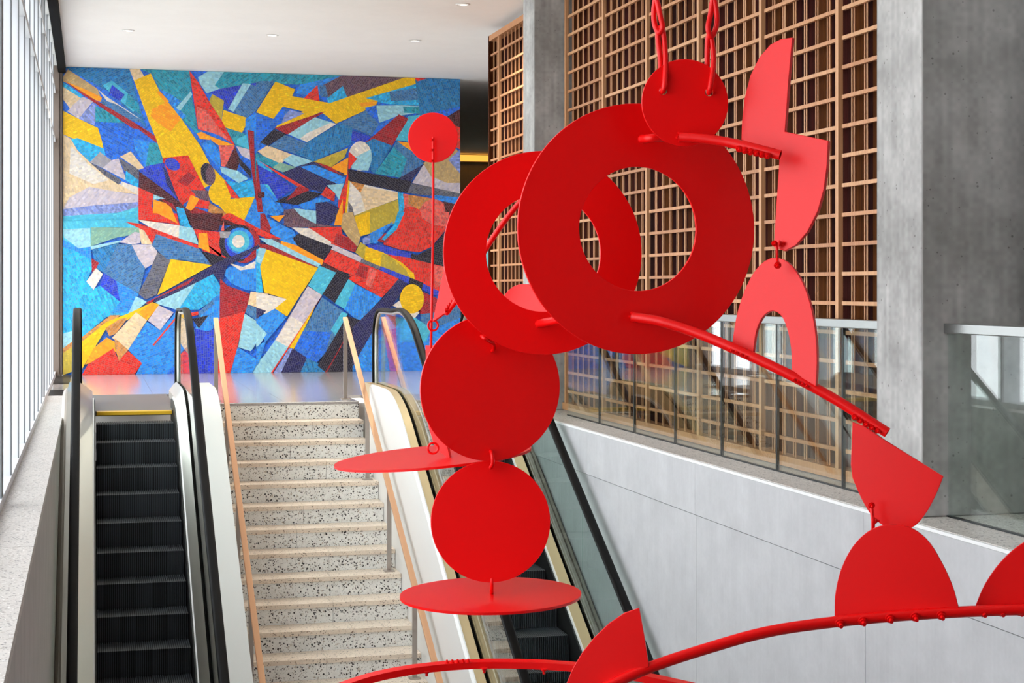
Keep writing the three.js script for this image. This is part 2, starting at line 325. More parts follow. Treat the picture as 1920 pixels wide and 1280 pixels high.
// ---------------------------------------------------------------- escalators
function escalator(label, side, xL, xR, xa, xb, dz, phase, zEnd, clad) {
  const E = group('escalator', label, 'escalator');
  const T0 = -18.1 + dz, T1 = -16.94 + dz, Z1 = -8.9 + dz;
  const slope = (z) => z <= T0 ? 0 : z >= T1 ? 0.577 : 0.577 * (z - T0) / (T1 - T0);
  const y0 = (z) => z <= T0 ? 0 : z >= T1 ? -0.577 * (T1 - T0) / 2 - 0.577 * (z - T1) : -0.577 * (z - T0) ** 2 / 2 / (T1 - T0);
  const off = (z, h) => y0(z) + h * (1 + 0.25 * slope(z));
  const zsamples = (a, b) => { const out = [a]; for (let z = Math.ceil(a / 0.08) * 0.08; z < b; z += (z > T1 ? 0.6 : 0.08)) if (z > a + 0.01) out.push(z); out.push(b); return out; };
  function sweep(name, prof, a, b, m, parent = E) {    // prof: closed loop of [x, height above the step line]
    const zs = zsamples(a, b), n = prof.length, geos = [], pos = [], idx = [];
    for (let i = 0; i < n; i++) {                       // flat-sided: each side its own vertices
      const p = prof[i], q = prof[(i + 1) % n], base = pos.length / 3;
      zs.forEach((z) => pos.push(p[0], off(z, p[1]), z, q[0], off(z, q[1]), z));
      for (let k = 0; k < zs.length - 1; k++) { const o = base + 2 * k; idx.push(o, o + 1, o + 2, o + 1, o + 3, o + 2); }
    }
    for (const [z, flip] of [[a, false], [b, true]]) {
      const tri = THREE.ShapeUtils.triangulateShape(prof.map(([x, y]) => new THREE.Vector2(x, y)), []), base = pos.length / 3;
      prof.forEach(([x, y]) => pos.push(x, off(z, y), z)); tri.forEach(([u, v, w]) => flip ? idx.push(base + u, base + v, base + w) : idx.push(base + u, base + w, base + v));
    }
    const g = new THREE.BufferGeometry(); g.setAttribute('position', new THREE.Float32BufferAttribute(pos, 3)); g.setIndex(idx); g.computeVertexNormals(); uvMetres(g);
    return mesh(name, g, m, parent);
  }
  const rect = (x0, x1, h0, h1) => [[x0, h0], [x1, h0], [x1, h1], [x0, h1]];
  const top = -19.35 + dz;
  // steps
  const w = xb - xa - 0.008, RN = 0.38, RS = RN * 0.577;
  const ribs = [], nr = 44;
  for (let i = 0; i < nr; i++) { const x = (i + 0.5) / nr * w - w / 2; ribs.push(new THREE.BoxGeometry(w / nr * 0.5, 0.012, RN - 0.01).translate(x, -0.006, -RN / 2)); ribs.push(new THREE.BoxGeometry(w / nr * 0.5, RS + 0.02, 0.012).translate(x, -RS / 2 - 0.012, -0.006)); }
  const cleats = mergeGeometries(ribs), body = mergeGeometries([new THREE.BoxGeometry(w, 0.03, RN - 0.012).translate(0, -0.027, -RN / 2 - 0.006), new THREE.BoxGeometry(w, RS + 0.03, 0.03).translate(0, -RS / 2 - 0.016, -0.027)]);
  const edge = new THREE.BoxGeometry(0.012, 0.013, RN - 0.02);
  for (let k = -6; k < 17; k++) {
    const z = -15.57 + dz + RN * (k + phase); if (z < -17.85 + dz + 0.05) continue;
    const s = new THREE.Group(); s.name = 'step'; s.position.set((xa + xb) / 2, y0(z), z); E.add(s);
    mesh('body', body, M.stepBody, s); mesh('cleats', cleats, M.step, s);
  }
  const combZ = -17.95 + dz;
  box('comb', xa + 0.01, xb - 0.01, -0.03, 0.004, combZ - 0.02, combZ + 0.14, M.yellow, E);
  box('landing_plate', xa - 0.06, xb + 0.06, -0.05, 0.003, (side === 'left' ? LZ1 : RZ1), combZ - 0.021, M.plate, E);
  sweep('skirt', rect(xa - 0.03, xa - 0.004, -0.35, 0.10), combZ - 0.4, Z1, M.skirt); sweep('skirt', rect(xb + 0.004, xb + 0.03, -0.35, 0.10), combZ - 0.4, Z1, M.skirt);
  sweep('skirt_trim', rect(xa - 0.05, xa - 0.018, 0.10, 0.125), combZ - 0.3, Z1, M.white); sweep('skirt_trim', rect(xb + 0.018, xb + 0.05, 0.10, 0.125), combZ - 0.3, Z1, M.white);
  const deckM = side === 'left' ? M.steel : M.champagne;
  for (const [xh, s, xs] of [[xL, 1, xa - 0.03], [xR, -1, xb + 0.03]]) {   // s points inwards
    const A = xh + s * 0.022;
    sweep('inner_deck', [[xs, 0.10], [xs, 0.13], [A, 0.235], [A, 0.05], [xs, 0.05]], top, Z1, deckM);
    sweep('handrail_slot', rect(xh - 0.022, xh + 0.022, 0.03, 0.21), top, Z1, M.blackMatte);
    const B = xh - s * 0.022, C = xh - s * (side === 'left' ? 0.10 : s > 0 ? 0.112 : 0.068), inner = xh === (side === 'left' ? xR : xL);
    sweep('outer_deck', [[B, 0.235], [C, 0.235], [C, 0.03], [B, 0.03]], top, Z1, inner ? (side === 'left' ? M.steel : M.champagne) : (side === 'left' ? M.steel : M.taupeSteel));
    // glass and handrail follow the same line and turn down round the newel
    const path = [];
    for (const z of zsamples(top + 0.45, Z1).reverse()) path.push([off(z, 1.06), z]);
    const R = 0.30, zc = top + 0.45;
    for (let i = 1; i <= 10; i++) { const t = i / 10 * Math.PI / 2 * 0.96; path.push([1.06 - R + R * Math.cos(t), zc - R * 1.25 * Math.sin(t)]); }
    path.push([0.5, zc - R * 1.25 - 0.012], [0.21, zc - R * 1.25 - 0.0]);
    const sec = Array.from({ length: 14 }, (_, i) => { const t = i / 14 * 2 * Math.PI; return [Math.sign(Math.cos(t)) * Math.abs(Math.cos(t)) ** 0.7 * 0.041, Math.sign(Math.sin(t)) * Math.abs(Math.sin(t)) ** 0.8 * 0.019]; });
    const pos = [], idx = [], ns = sec.length;
    path.forEach(([y, z], i) => {
      const p = path[Math.max(0, i - 1)], q = path[Math.min(path.length - 1, i + 1)], ty = q[0] - p[0], tz = q[1] - p[1], l = Math.hypot(ty, tz), ny = -tz / l, nz = ty / l;
      sec.forEach(([x, n]) => pos.push(xh + x, y + ny * n, z + nz * n));
    });
    for (let i = 0; i < path.length - 1; i++) for (let k = 0; k < ns; k++) { const a = i * ns + k, b = i * ns + (k + 1) % ns; idx.push(a, a + ns, b, b, a + ns, b + ns); }
    const hg = new THREE.BufferGeometry(); hg.setAttribute('position', new THREE.Float32BufferAttribute(pos, 3)); hg.setIndex(idx); hg.computeVertexNormals();
    mesh('handrail', hg, M.rubber, E);
    // steel guide under the rubber, as a thin band
    const gp = [], gi = [];
    path.forEach(([y, z], i) => { const p = path[Math.max(0, i - 1)], q = path[Math.min(path.length - 1, i + 1)], ty = q[0] - p[0], tz = q[1] - p[1], l = Math.hypot(ty, tz), ny = -tz / l, nz = ty / l; for (const [x, n] of [[-0.016, -0.018], [0.016, -0.018], [0.016, -0.045], [-0.016, -0.045]]) gp.push(xh + x, y + ny * n, z + nz * n); });
    for (let i = 0; i < path.length - 1; i++) for (let k = 0; k < 4; k++) { const a = i * 4 + k, b = i * 4 + (k + 1) % 4; gi.push(a, a + 4, b, b, a + 4, b + 4); }
    const gg = new THREE.BufferGeometry(); gg.setAttribute('position', new THREE.Float32BufferAttribute(gp, 3)); gg.setIndex(gi); gg.computeVertexNormals(); mesh('handrail_guide', gg, M.steel, E);
    // glass panels
    const cut = [zc - R * 1.25, -17.6 + dz, -16.1 + dz, -14.5 + dz, -12.9 + dz, -11.3 + dz, Z1];
    for (let i = 0; i < cut.length - 1; i++) {
      const a = cut[i] + 0.004, b = cut[i + 1] - 0.004, up = [], sh = new THREE.Shape();
      for (const [y, z] of path.slice(0, -2)) if (z > a && z < b) up.push([y - 0.03, z]);
      const yAt = (z) => { for (let j = 0; j < path.length - 3; j++) { const [p, q] = [path[j], path[j + 1]]; if (q[1] <= z && z <= p[1]) return p[0] + (q[0] - p[0]) * (p[1] - z) / (p[1] - q[1] || 1) - 0.03; } return 0.75; };
      const lo = zsamples(a, b);
      lo.forEach((z, k) => sh[k ? 'lineTo' : 'moveTo'](-z, off(z, 0.15)));
      sh.lineTo(-b, yAt(b)); up.forEach(([y, z]) => sh.lineTo(-z, y)); sh.lineTo(-a, i ? yAt(a) : 0.72);
      const g = new THREE.ExtrudeGeometry(sh, { depth: 0.012, bevelEnabled: false }); g.translate(0, 0, -0.006); g.rotateY(Math.PI / 2); g.translate(xh, 0, 0);
      mesh('glass_panel', g, M.glass, E);
    }
  }
  for (const [x0, x1, m, lip] of clad) {
    sweep('side_cladding', lip ? [[x0, -2.2], [x1, -2.2], [x1, lip], [x0 + 0.03, lip], [x0, lip - 0.03]] : rect(x0, x1, -1.0, 0.2), top + 0.45, Z1, m);
  }
  sweep('truss', rect(xa - 0.1, xb + 0.1, -1.1, -0.5), combZ, Z1, M.blackMatte);
  ground(E);
}
escalator('escalator with brushed steel decks beside the window ledge', 'left', -0.135, 0.97, 0.05, 0.84, 0, 0, 0, [[-0.287, -0.236, M.taupeSteel, 0.2], [1.071, 1.295, M.clad, 0.235]]);
escalator('escalator with champagne decks beside the grey plaster wall', 'right', 3.12, 4.12, 3.245, 4.02, 0.8, 0.655, 0, [[2.987, 3.007, M.clad, 0.24], [4.189, 4.246, M.taupeSteel, 0.2]]);

// ---------------------------------------------------------------- mosaic mural
{
  const MX0 = -0.40, MX1 = 5.67;
  const mural = group('mosaic_mural', 'large abstract mosaic mural of bright angular colour fields', 'mural');
  box('panel', MX0, MX1, 0, CEIL - 0.004, ZMUR - 0.05, ZMUR, M.white, mural);
  // one layout of small hand-cut tesserae, coloured for each glass
  const n = 512, id = new Int32Array(n * n), rows = []; let y = 0, next = 1;
  while (y < n) { let h = 10 + Math.floor(rnd() * 5); if (n - y - h < 9) h = n - y; rows.push([y, h]); y += h; }
  for (const [ry, h] of rows) {
    let x = Math.floor(rnd() * 20); const start = x, end = x + n;
    while (x < end) {
      let w = 9 + Math.floor(rnd() * 20); if (end - x - w < 8) w = end - x; const me = next++, sk = rr(-2, 2), wob = rr(-1, 1);
      for (let j = 0; j < h; j++) for (let i = 0; i < w; i++) {
        const edge = j < 2 + (rnd() < 0.15 ? 1 : 0) || i < 2;
        id[(ry + j) * n + ((x + i + Math.round(sk * j / h)) % n + n) % n] = edge ? 0 : me;
      }
      x += w;
    }
  }
  const COL = {
    /* glass colours */ T: [18, 136, 162], S: [52, 106, 160], s: [20, 108, 168], A: [150, 204, 220], C: [22, 158, 216], c: [70, 172, 200], B: [14, 94, 208], b: [24, 124, 222], D: [28, 52, 184], N: [26, 26, 78], K: [20, 16, 34],
    P: [118, 134, 196], G: [150, 146, 152], g: [84, 84, 98], W: [226, 216, 204], w: [200, 188, 198], E: [228, 200, 160], Y: [228, 178, 16], y: [178, 156, 56], O: [246, 148, 28], r: [214, 34, 22], R: [150, 14, 26], M: [66, 12, 22],
    V: [92, 62, 78], k: [226, 84, 74], F: [182, 152, 104], Q: [188, 122, 56], U: [122, 164, 146],
  };
  const mats = {};
  for (const [key, c] of Object.entries(COL)) {
    const lum = (c[0] * 0.3 + c[1] * 0.59 + c[2] * 0.11), va = lum > 140 ? 0.07 : 0.17, grout = lum > 140 ? c.map((q) => Math.min(240, q * 0.9 + 20)) : c.map((q) => q * 0.5 + 84), tone = Array.from({ length: next }, () => [(lum > 180 ? 0.99 : 1.08) + rr(-va, va), rr(-9, 9), rnd() < 0.12 ? 1 : 0]);
    mats[key] = std({ map: dataTex(n, n, (x, yy) => { const t = id[yy * n + x]; if (!t) return grout; const [k, h, o] = tone[t]; return [c[0] * k + h + o * 14, c[1] * k + h * 0.6 + o * 16, c[2] * k - h * 0.4 + o * 10]; }, [1.28, 1.28]), roughness: 0.38 });
  }
  const onWall = (px, py) => { const r = ray(px, py), t = ZMUR / r.z; return [Math.max(MX0, Math.min(MX1, r.x * t)), Math.max(0.002, Math.min(CEIL - 0.004, EYE + r.y * t))]; };
  const E = (cx, cy, rx, ry, tilt = 0) => { const o = []; for (let i = 0; i < 28; i++) { const t = i / 28 * 6.2832, x = rx * Math.cos(t), yy = ry * Math.sin(t); o.push(cx + x * Math.cos(tilt) - yy * Math.sin(tilt), cy + x * Math.sin(tilt) + yy * Math.cos(tilt)); } return o; };
  let layer = 0;
  function field(key, pts, ox, oy) {
    const v = []; for (let i = 0; i < pts.length; i += 2) v.push(new THREE.Vector2(...onWall(ox + pts[i] / 4, oy + pts[i + 1] / 4)));
    const h = 0.004 + 0.00016 * layer++;
    const g = new THREE.ExtrudeGeometry(new THREE.Shape(v), { depth: h, bevelEnabled: false }), uv = g.attributes.uv, a = rr(-0.8, 0.8) + (rnd() < 0.5 ? 0 : 1.57), ca = Math.cos(a), sa = Math.sin(a);
    for (let i = 0; i < uv.count; i++) { const u = uv.getX(i), w = uv.getY(i); uv.setXY(i, u * ca - w * sa, u * sa + w * ca); }
    g.translate(0, 0, ZMUR + 0.0002); mesh('mosaic_field', g, mats[key], mural);
  }
  const quads = [
    [100, 100, [
      ['B', [60, 95, 3070, 95, 3070, 2420, 60, 2420]],
      ['s', [60, 95, 570, 115, 660, 440, 700, 560, 420, 290]], ['F', [60, 175, 110, 120, 330, 265, 360, 335, 240, 290, 60, 210]], ['W', [335, 270, 400, 325, 660, 497, 400, 355]],
      ['c', [440, 205, 560, 300, 640, 390, 600, 440, 520, 370, 420, 290, 370, 240]], ['T', [560, 300, 640, 380, 650, 460, 540, 380]], ['D', [440, 235, 535, 310, 500, 360, 415, 305]],
      ['E', [60, 235, 150, 285, 215, 330, 130, 420, 60, 345]], ['C', [60, 215, 220, 315, 210, 338, 60, 250]], ['w', [220, 325, 300, 360, 190, 490, 105, 435, 150, 385]], ['P', [300, 370, 330, 400, 310, 540, 190, 490]],
      ['T', [315, 395, 380, 420, 580, 525, 315, 515]], ['S', [365, 345, 480, 385, 655, 500, 640, 520, 480, 460, 360, 380]],
      ['O', [80, 205, 250, 275, 365, 330, 355, 365, 220, 310]], ['R', [70, 198, 200, 280, 350, 370, 560, 490, 720, 590, 775, 630, 775, 672, 600, 565, 380, 420, 220, 310]],
      ['Y', [60, 430, 190, 490, 335, 560, 382, 715, 135, 635, 60, 608]], ['B', [340, 520, 640, 570, 775, 672, 810, 770, 680, 860, 610, 720, 440, 805, 390, 790]], ['b', [600, 640, 775, 672, 820, 800, 690, 850, 610, 720]], ['T', [720, 670, 778, 672, 832, 820, 690, 855]],
      ['C', [135, 645, 180, 635, 382, 715, 390, 760, 270, 810, 180, 720]], ['E', [60, 610, 130, 640, 180, 725, 270, 812, 420, 940, 500, 980, 640, 1062, 430, 1030, 270, 1000, 60, 1168]], ['W', [130, 690, 260, 830, 420, 950, 300, 980, 120, 900]], ['w', [270, 1000, 430, 1030, 640, 1065, 635, 1115, 260, 1145, 60, 1168, 120, 1080]],
      ['G', [350, 740, 440, 805, 370, 860, 275, 815]], ['w', [440, 800, 490, 790, 550, 955, 370, 860]], ['g', [270, 815, 370, 865, 510, 950, 490, 985, 390, 920]], ['g', [490, 785, 640, 870, 640, 950, 530, 880]], ['E', [500, 775, 580, 735, 682, 860, 640, 872]], ['C', [545, 880, 638, 950, 632, 1010, 540, 950]], ['W', [510, 960, 638, 1005, 638, 1062, 500, 985]],
      ['P', [60, 1168, 300, 1140, 640, 1115, 640, 1150, 480, 1200, 60, 1222]], ['c', [60, 1220, 480, 1195, 640, 1150, 640, 1285, 60, 1285]],
      ['T', [650, 118, 1022, 128, 1040, 330, 1060, 430, 1080, 560, 1110, 640, 960, 490, 800, 270, 735, 150]], ['b', [800, 270, 870, 300, 960, 360, 920, 400, 1000, 470, 960, 500]], ['A', [920, 410, 1030, 285, 1042, 310, 950, 432]],
      ['E', [570, 112, 650, 118, 692, 190, 605, 207]], ['Y', [605, 205, 730, 150, 800, 290, 960, 490, 1100, 690, 1180, 840, 1295, 960, 1200, 975, 1130, 1010, 1010, 770, 820, 785, 770, 640, 720, 520]], ['O', [775, 290, 800, 285, 868, 362, 840, 372]], ['O', [740, 420, 850, 360, 957, 490, 880, 585, 790, 530, 730, 470]], ['Y', [818, 780, 800, 640, 900, 592, 1100, 690, 1140, 770, 1010, 768]],
      ['A', [1085, 180, 1160, 130, 1280, 135, 1210, 240, 1260, 265, 1150, 300, 1100, 230]], ['T', [1280, 135, 1610, 145, 1610, 205, 1480, 232, 1250, 265, 1210, 240]], ['D', [1180, 290, 1250, 265, 1610, 205, 1610, 260, 1480, 480, 1310, 430]], ['A', [1420, 225, 1482, 230, 1350, 440, 1310, 420]], ['S', [1480, 235, 1610, 260, 1600, 310, 1510, 440, 1440, 490, 1350, 440]],
      ['Y', [1275, 425, 1470, 490, 1415, 595, 1255, 545]], ['y', [1190, 305, 1280, 355, 1260, 500, 1165, 370]], ['b', [1440, 490, 1510, 450, 1610, 470, 1610, 560, 1540, 690, 1440, 640]], ['T', [1290, 560, 1440, 605, 1475, 722, 1370, 692]], ['c', [1380, 640, 1450, 610, 1470, 720, 1375, 680]],
      ['r', [1020, 126, 1085, 215, 1180, 380, 1260, 500, 1362, 692, 1230, 605, 1085, 570, 1060, 400]], ['k', [1072, 400, 1150, 430, 1240, 560, 1330, 660, 1230, 610, 1086, 562]], ['O', [1075, 600, 1110, 588, 1180, 622, 1362, 690, 1240, 690, 1180, 650, 1100, 642]], ['k', [1240, 688, 1362, 692, 1290, 850, 1260, 845]], ['b', [1110, 680, 1180, 645, 1250, 740, 1252, 872, 1180, 790]],
      ['M', [1362, 702, 1402, 800, 1375, 880, 1480, 932, 1288, 850]], ['w', [1370, 695, 1472, 722, 1475, 800, 1412, 765]], ['K', [1380, 770, 1482, 880, 1482, 935, 1400, 840]], ['b', [1375, 868, 1490, 955, 1400, 905]], ['A', [1250, 850, 1380, 880, 1462, 940, 1390, 972, 1260, 890]], ['C', [1290, 950, 1390, 972, 1512, 940, 1512, 1078, 1400, 1082]],
      ['r', [820, 785, 1010, 765, 1142, 1030, 1030, 1090, 960, 1142, 820, 830]], ['D', E(893, 832, 60, 42, 0.5)], ['R', [930, 960, 1010, 890, 1070, 930, 1000, 1000]], ['V', E(1160, 905, 52, 86, -0.25)], ['K', [1105, 860, 1140, 822, 1165, 835, 1140, 900, 1150, 975, 1115, 930]],
      ['D', [648, 880, 700, 845, 830, 820, 942, 1112, 800, 1000]], ['N', [820, 840, 860, 900, 942, 1112, 850, 980]], ['M', [643, 885, 800, 1000, 950, 1115, 1000, 1170, 1430, 1270, 1440, 1290, 1030, 1290, 900, 1170, 640, 1003]], ['r', [638, 1005, 750, 1055, 740, 1150, 760, 1210, 930, 1278, 638, 1255]], ['O', [750, 1095, 870, 1130, 935, 1272, 745, 1210]], ['A', [750, 1058, 840, 1090, 750, 1097]], ['R', [800, 1085, 900, 1130, 930, 1190, 850, 1130]], ['C', [920, 1150, 980, 1165, 1012, 1290, 950, 1290]],
      ['V', [1030, 1025, 1160, 1030, 1172, 1112, 1090, 1087]], ['O', [1030, 1060, 1097, 1090, 1040, 1187, 993, 1160]], ['r', [1095, 1092, 1172, 1112, 1182, 1172, 1060, 1150]], ['Q', [1170, 1120, 1310, 1200, 1290, 1232, 1160, 1190]], ['R', [1060, 1155, 1180, 1200, 1300, 1240, 1200, 1280, 1020, 1190]],
      ['b', [1430, 1252, 1512, 1078, 1565, 1290, 1430, 1290]], ['Y', [1330, 1090, 1512, 1075, 1430, 1255, 1300, 1205, 1230, 1130]], ['Y', E(1250, 1048, 86, 90)], ['r', [1280, 950, 1330, 1000, 1397, 1090, 1335, 1082]],
      ['T', [1515, 755, 1610, 830, 1610, 955, 1515, 935]], ['E', [1530, 735, 1610, 688, 1610, 765]], ['K', [1545, 665, 1610, 610, 1610, 695]], ['C', [1512, 940, 1610, 950, 1610, 1210, 1575, 1240, 1520, 1000]], ['R', [1455, 575, 1502, 585, 1512, 900, 1562, 1240, 1605, 1255, 1605, 1290, 1545, 1280, 1490, 900]], ['M', [1535, 1045, 1582, 1040, 1580, 1080, 1540, 1085]],
    ]],
    [480, 100, [
      ['T', [0, 148, 640, 165, 330, 235, 180, 232, 0, 212]], ['b', [330, 235, 640, 165, 700, 170, 500, 240, 470, 330, 300, 300]], ['S', [0, 212, 140, 205, 60, 330, 0, 420]], ['V', [500, 240, 640, 168, 1112, 183, 680, 332, 650, 245, 540, 332]], ['S', [475, 240, 520, 240, 540, 332, 480, 320]], ['C', [650, 245, 682, 330, 545, 378, 530, 340]],
      ['C', [820, 335, 1195, 228, 1222, 392, 1000, 382, 820, 348]], ['S', [1000, 290, 1200, 260, 1215, 350, 1010, 360]], ['s', [1193, 186, 1540, 195, 1540, 410, 1330, 462, 1230, 465]], ['r', [1188, 183, 1282, 185, 1208, 212]],
      ['Y', [1110, 183, 1190, 183, 1197, 230, 820, 337, 912, 357, 900, 387, 800, 437, 600, 527, 490, 440, 360, 492, 150, 557, 135, 550, 310, 450, 520, 385]], ['Y', [145, 213, 292, 270, 270, 322, 545, 372, 520, 392, 420, 452, 200, 400, 130, 492, 0, 442]], ['O', [770, 375, 905, 357, 898, 387, 790, 400]], ['r', [460, 238, 476, 362, 358, 337]],
      ['B', [200, 402, 360, 452, 160, 540, 60, 650, 0, 680, 0, 460, 130, 492]], ['P', [255, 425, 358, 452, 190, 525, 215, 460]], ['R', [138, 560, 522, 435, 240, 607, 215, 602]], ['K', [130, 570, 227, 607, 90, 692, 35, 662]], ['A', [240, 607, 440, 480, 602, 530, 380, 667]], ['W', [380, 600, 560, 520, 602, 530, 380, 667, 330, 640]],
      ['s', [380, 667, 640, 520, 722, 560, 712, 682, 430, 812, 290, 752]], ['S', [215, 612, 390, 682, 290, 752, 98, 697]], ['S', [640, 520, 820, 430, 922, 530, 870, 622, 722, 560]], ['B', [815, 410, 902, 390, 922, 532, 830, 442]], ['D', [722, 580, 872, 632, 810, 682, 710, 652]], ['A', [900, 392, 1110, 390, 1222, 397, 1180, 452, 1060, 472, 922, 522]], ['T', [1100, 400, 1222, 402, 1230, 452, 1110, 447]],
      ['B', [930, 522, 1060, 470, 900, 620, 860, 620]], ['c', [1140, 472, 1232, 462, 1160, 560, 1145, 662, 1040, 650]], ['R', [1070, 458, 1142, 492, 1020, 692, 880, 642, 808, 677, 900, 602]], ['B', [1300, 450, 1540, 400, 1540, 430, 1420, 482]], ['M', [1420, 482, 1540, 418, 1540, 722, 1490, 702]], ['r', [1490, 540, 1540, 560, 1540, 722, 1490, 702]],
      ['s', [800, 680, 880, 640, 1020, 692, 890, 902, 860, 882, 840, 760]], ['S', [1050, 658, 1172, 730, 1252, 822, 1130, 1002, 1080, 932, 1132, 792, 1030, 700]], ['T', [1030, 700, 1132, 792, 1080, 932, 888, 902]], ['O', [1060, 660, 1150, 672, 1185, 745, 1100, 692]], ['N', [1252, 832, 1130, 1002, 1060, 942]],
      ['w', [1250, 842, 1340, 800, 1540, 850, 1540, 1052, 1170, 972]], ['F', [1250, 822, 1500, 715, 1540, 760, 1540, 972, 1430, 972, 1310, 922]], ['P', [1440, 800, 1540, 722, 1540, 902]],
      ['y', [430, 812, 690, 710, 662, 782, 558, 857]], ['O', [558, 857, 692, 780, 682, 912, 640, 912]], ['W', E(780, 770, 85, 110)], ['A', [700, 800, 860, 720, 866, 800, 840, 880, 720, 870]], ['r', [695, 738, 757, 792, 722, 832, 690, 890]], ['r', [690, 880, 664, 980, 620, 1080, 600, 1290, 642, 1290, 700, 960]],
      ['E', [20, 740, 100, 697, 272, 760, 180, 832, 60, 775]], ['A', [272, 757, 430, 812, 290, 852, 200, 802]], ['T', [0, 745, 60, 772, 240, 852, 200, 892, 0, 790]], ['U', [180, 817, 302, 857, 200, 892, 118, 857]], ['C', [0, 790, 130, 870, 110, 930, 0, 960]],
      ['N', [200, 892, 420, 812, 560, 860, 660, 902, 650, 952, 500, 1042, 330, 1002]], ['b', [330, 852, 430, 835, 670, 930, 655, 1000, 520, 940]], ['R', [440, 812, 560, 852, 640, 912, 550, 880]], ['D', [0, 830, 130, 900, 290, 1012, 160, 1092, 0, 962]], ['c', [30, 980, 90, 985, 150, 1080, 120, 1090]], ['b', [0, 970, 60, 985, 150, 1082, 212, 1180, 160, 1222, 60, 1205, 0, 1110]],
      ['r', [10, 800, 60, 830, 400, 1022, 380, 1042, 200, 930]], ['K', [140, 1115, 330, 1022, 500, 1052, 330, 1140]], ['R', [320, 990, 402, 1022, 225, 1105]], ['r', [525, 1000, 592, 1050, 585, 1112, 485, 1062]], ['A', [530, 990, 655, 975, 622, 1102, 592, 1050]], ['V', [208, 1172, 300, 1165, 460, 1290, 208, 1290]], ['A', [280, 1160, 450, 1182, 450, 1282, 330, 1215]], ['b', [315, 1135, 480, 1080, 560, 1100, 450, 1165, 370, 1175]], ['N', [445, 1122, 530, 1112, 622, 1160, 610, 1230, 540, 1290, 452, 1290]], ['O', [105, 1222, 215, 1212, 172, 1265]],
      ['O', [600, 1220, 650, 1090, 645, 1290, 585, 1290]],
      ['W', [690, 980, 700, 960, 1062, 1040, 1062, 1092, 820, 1182, 720, 1222, 680, 1290]], ['E', [800, 1000, 1062, 1045, 1062, 1092, 820, 1182, 780, 1042]], ['Q', [700, 958, 812, 985, 780, 1047]], ['g', [690, 1110, 720, 1150, 735, 1222, 690, 1222]], ['y', [720, 1222, 820, 1182, 1062, 1095, 1075, 1200, 1010, 1290, 680, 1290]], ['Y', [740, 1225, 850, 1187, 850, 1290, 760, 1290]],
      ['k', [1085, 1050, 1330, 1090, 1440, 1140, 1450, 1290, 1090, 1290, 1110, 1150]], ['r', [1108, 1160, 1220, 1140, 1300, 1200, 1450, 1240, 1450, 1290, 1080, 1290]], ['Q', [1140, 1060, 1322, 1092, 1220, 1172, 1140, 1132]], ['k', E(1330, 1195, 105, 100)], ['C', [1060, 1040, 1100, 1050, 1112, 1150, 1090, 1240, 1040, 1290, 1005, 1290, 1070, 1182]], ['M', [1400, 1100, 1540, 1140, 1540, 1290, 1440, 1290]],
      ['K', [690, 868, 1165, 962, 1132, 1047, 690, 957]], ['g', [1165, 975, 1540, 1050, 1540, 1095, 1130, 1047]], ['b', [1330, 1062, 1540, 1082, 1540, 1140, 1340, 1095]], ['Y', [690, 955, 702, 958, 672, 1290, 655, 1290]],
      ['R', [0, 800, 12, 850, 60, 1260, 102, 1290, 60, 1290, 25, 1200, 0, 1100]], ['M', [10, 1045, 62, 1038, 62, 1080, 15, 1087]],
    ]],
    [100, 400, [
      ['c', [60, 60, 640, 45, 640, 110, 480, 105, 280, 105, 280, 250, 190, 262, 60, 200]], ['A', [75, 120, 275, 110, 280, 250, 190, 262, 80, 180]], ['C', [60, 200, 190, 265, 280, 250, 290, 420, 250, 510, 300, 570, 380, 520, 640, 610, 590, 690, 560, 760, 400, 775, 220, 925, 60, 1010]], ['b', [60, 195, 190, 262, 282, 250, 285, 345, 160, 280, 60, 250]], ['U', [280, 105, 642, 108, 655, 150, 470, 182, 280, 247]], ['A', [280, 247, 512, 200, 500, 217, 285, 272]], ['A', [60, 900, 150, 880, 150, 960, 60, 1010]],
      ['D', [380, 440, 470, 490, 560, 560, 500, 662, 350, 540]], ['b', [470, 495, 640, 605, 560, 745, 430, 745, 500, 662]], ['s', [288, 275, 492, 222, 380, 442, 330, 420]], ['R', [285, 335, 342, 370, 320, 417, 290, 442]], ['W', [320, 410, 372, 455, 302, 572, 248, 510]],
      ['S', [480, 232, 590, 228, 740, 240, 772, 300, 690, 402, 642, 602, 480, 512, 375, 445]], ['w', [495, 217, 610, 138, 662, 150, 650, 222, 590, 232]], ['w', [588, 235, 740, 233, 782, 290, 760, 370, 690, 412, 640, 342]], ['E', [640, 108, 682, 130, 742, 232, 660, 227]], ['g', [780, 290, 882, 342, 770, 612, 690, 645, 638, 602, 720, 440]],
      ['r', [640, 0, 925, 0, 947, 92, 770, 52, 640, 47]], ['O', [780, 0, 900, 0, 932, 77]], ['C', [930, 0, 990, 0, 1032, 112, 980, 102]], ['W', [635, 48, 945, 90, 960, 150, 940, 190, 780, 142]], ['A', [945, 92, 1050, 110, 1087, 232, 940, 190]], ['r', [540, 63, 650, 78, 1090, 240, 1092, 267, 770, 162, 740, 227, 682, 130]], ['S', [770, 155, 1090, 265, 1185, 387, 1000, 352, 850, 342, 738, 240]],
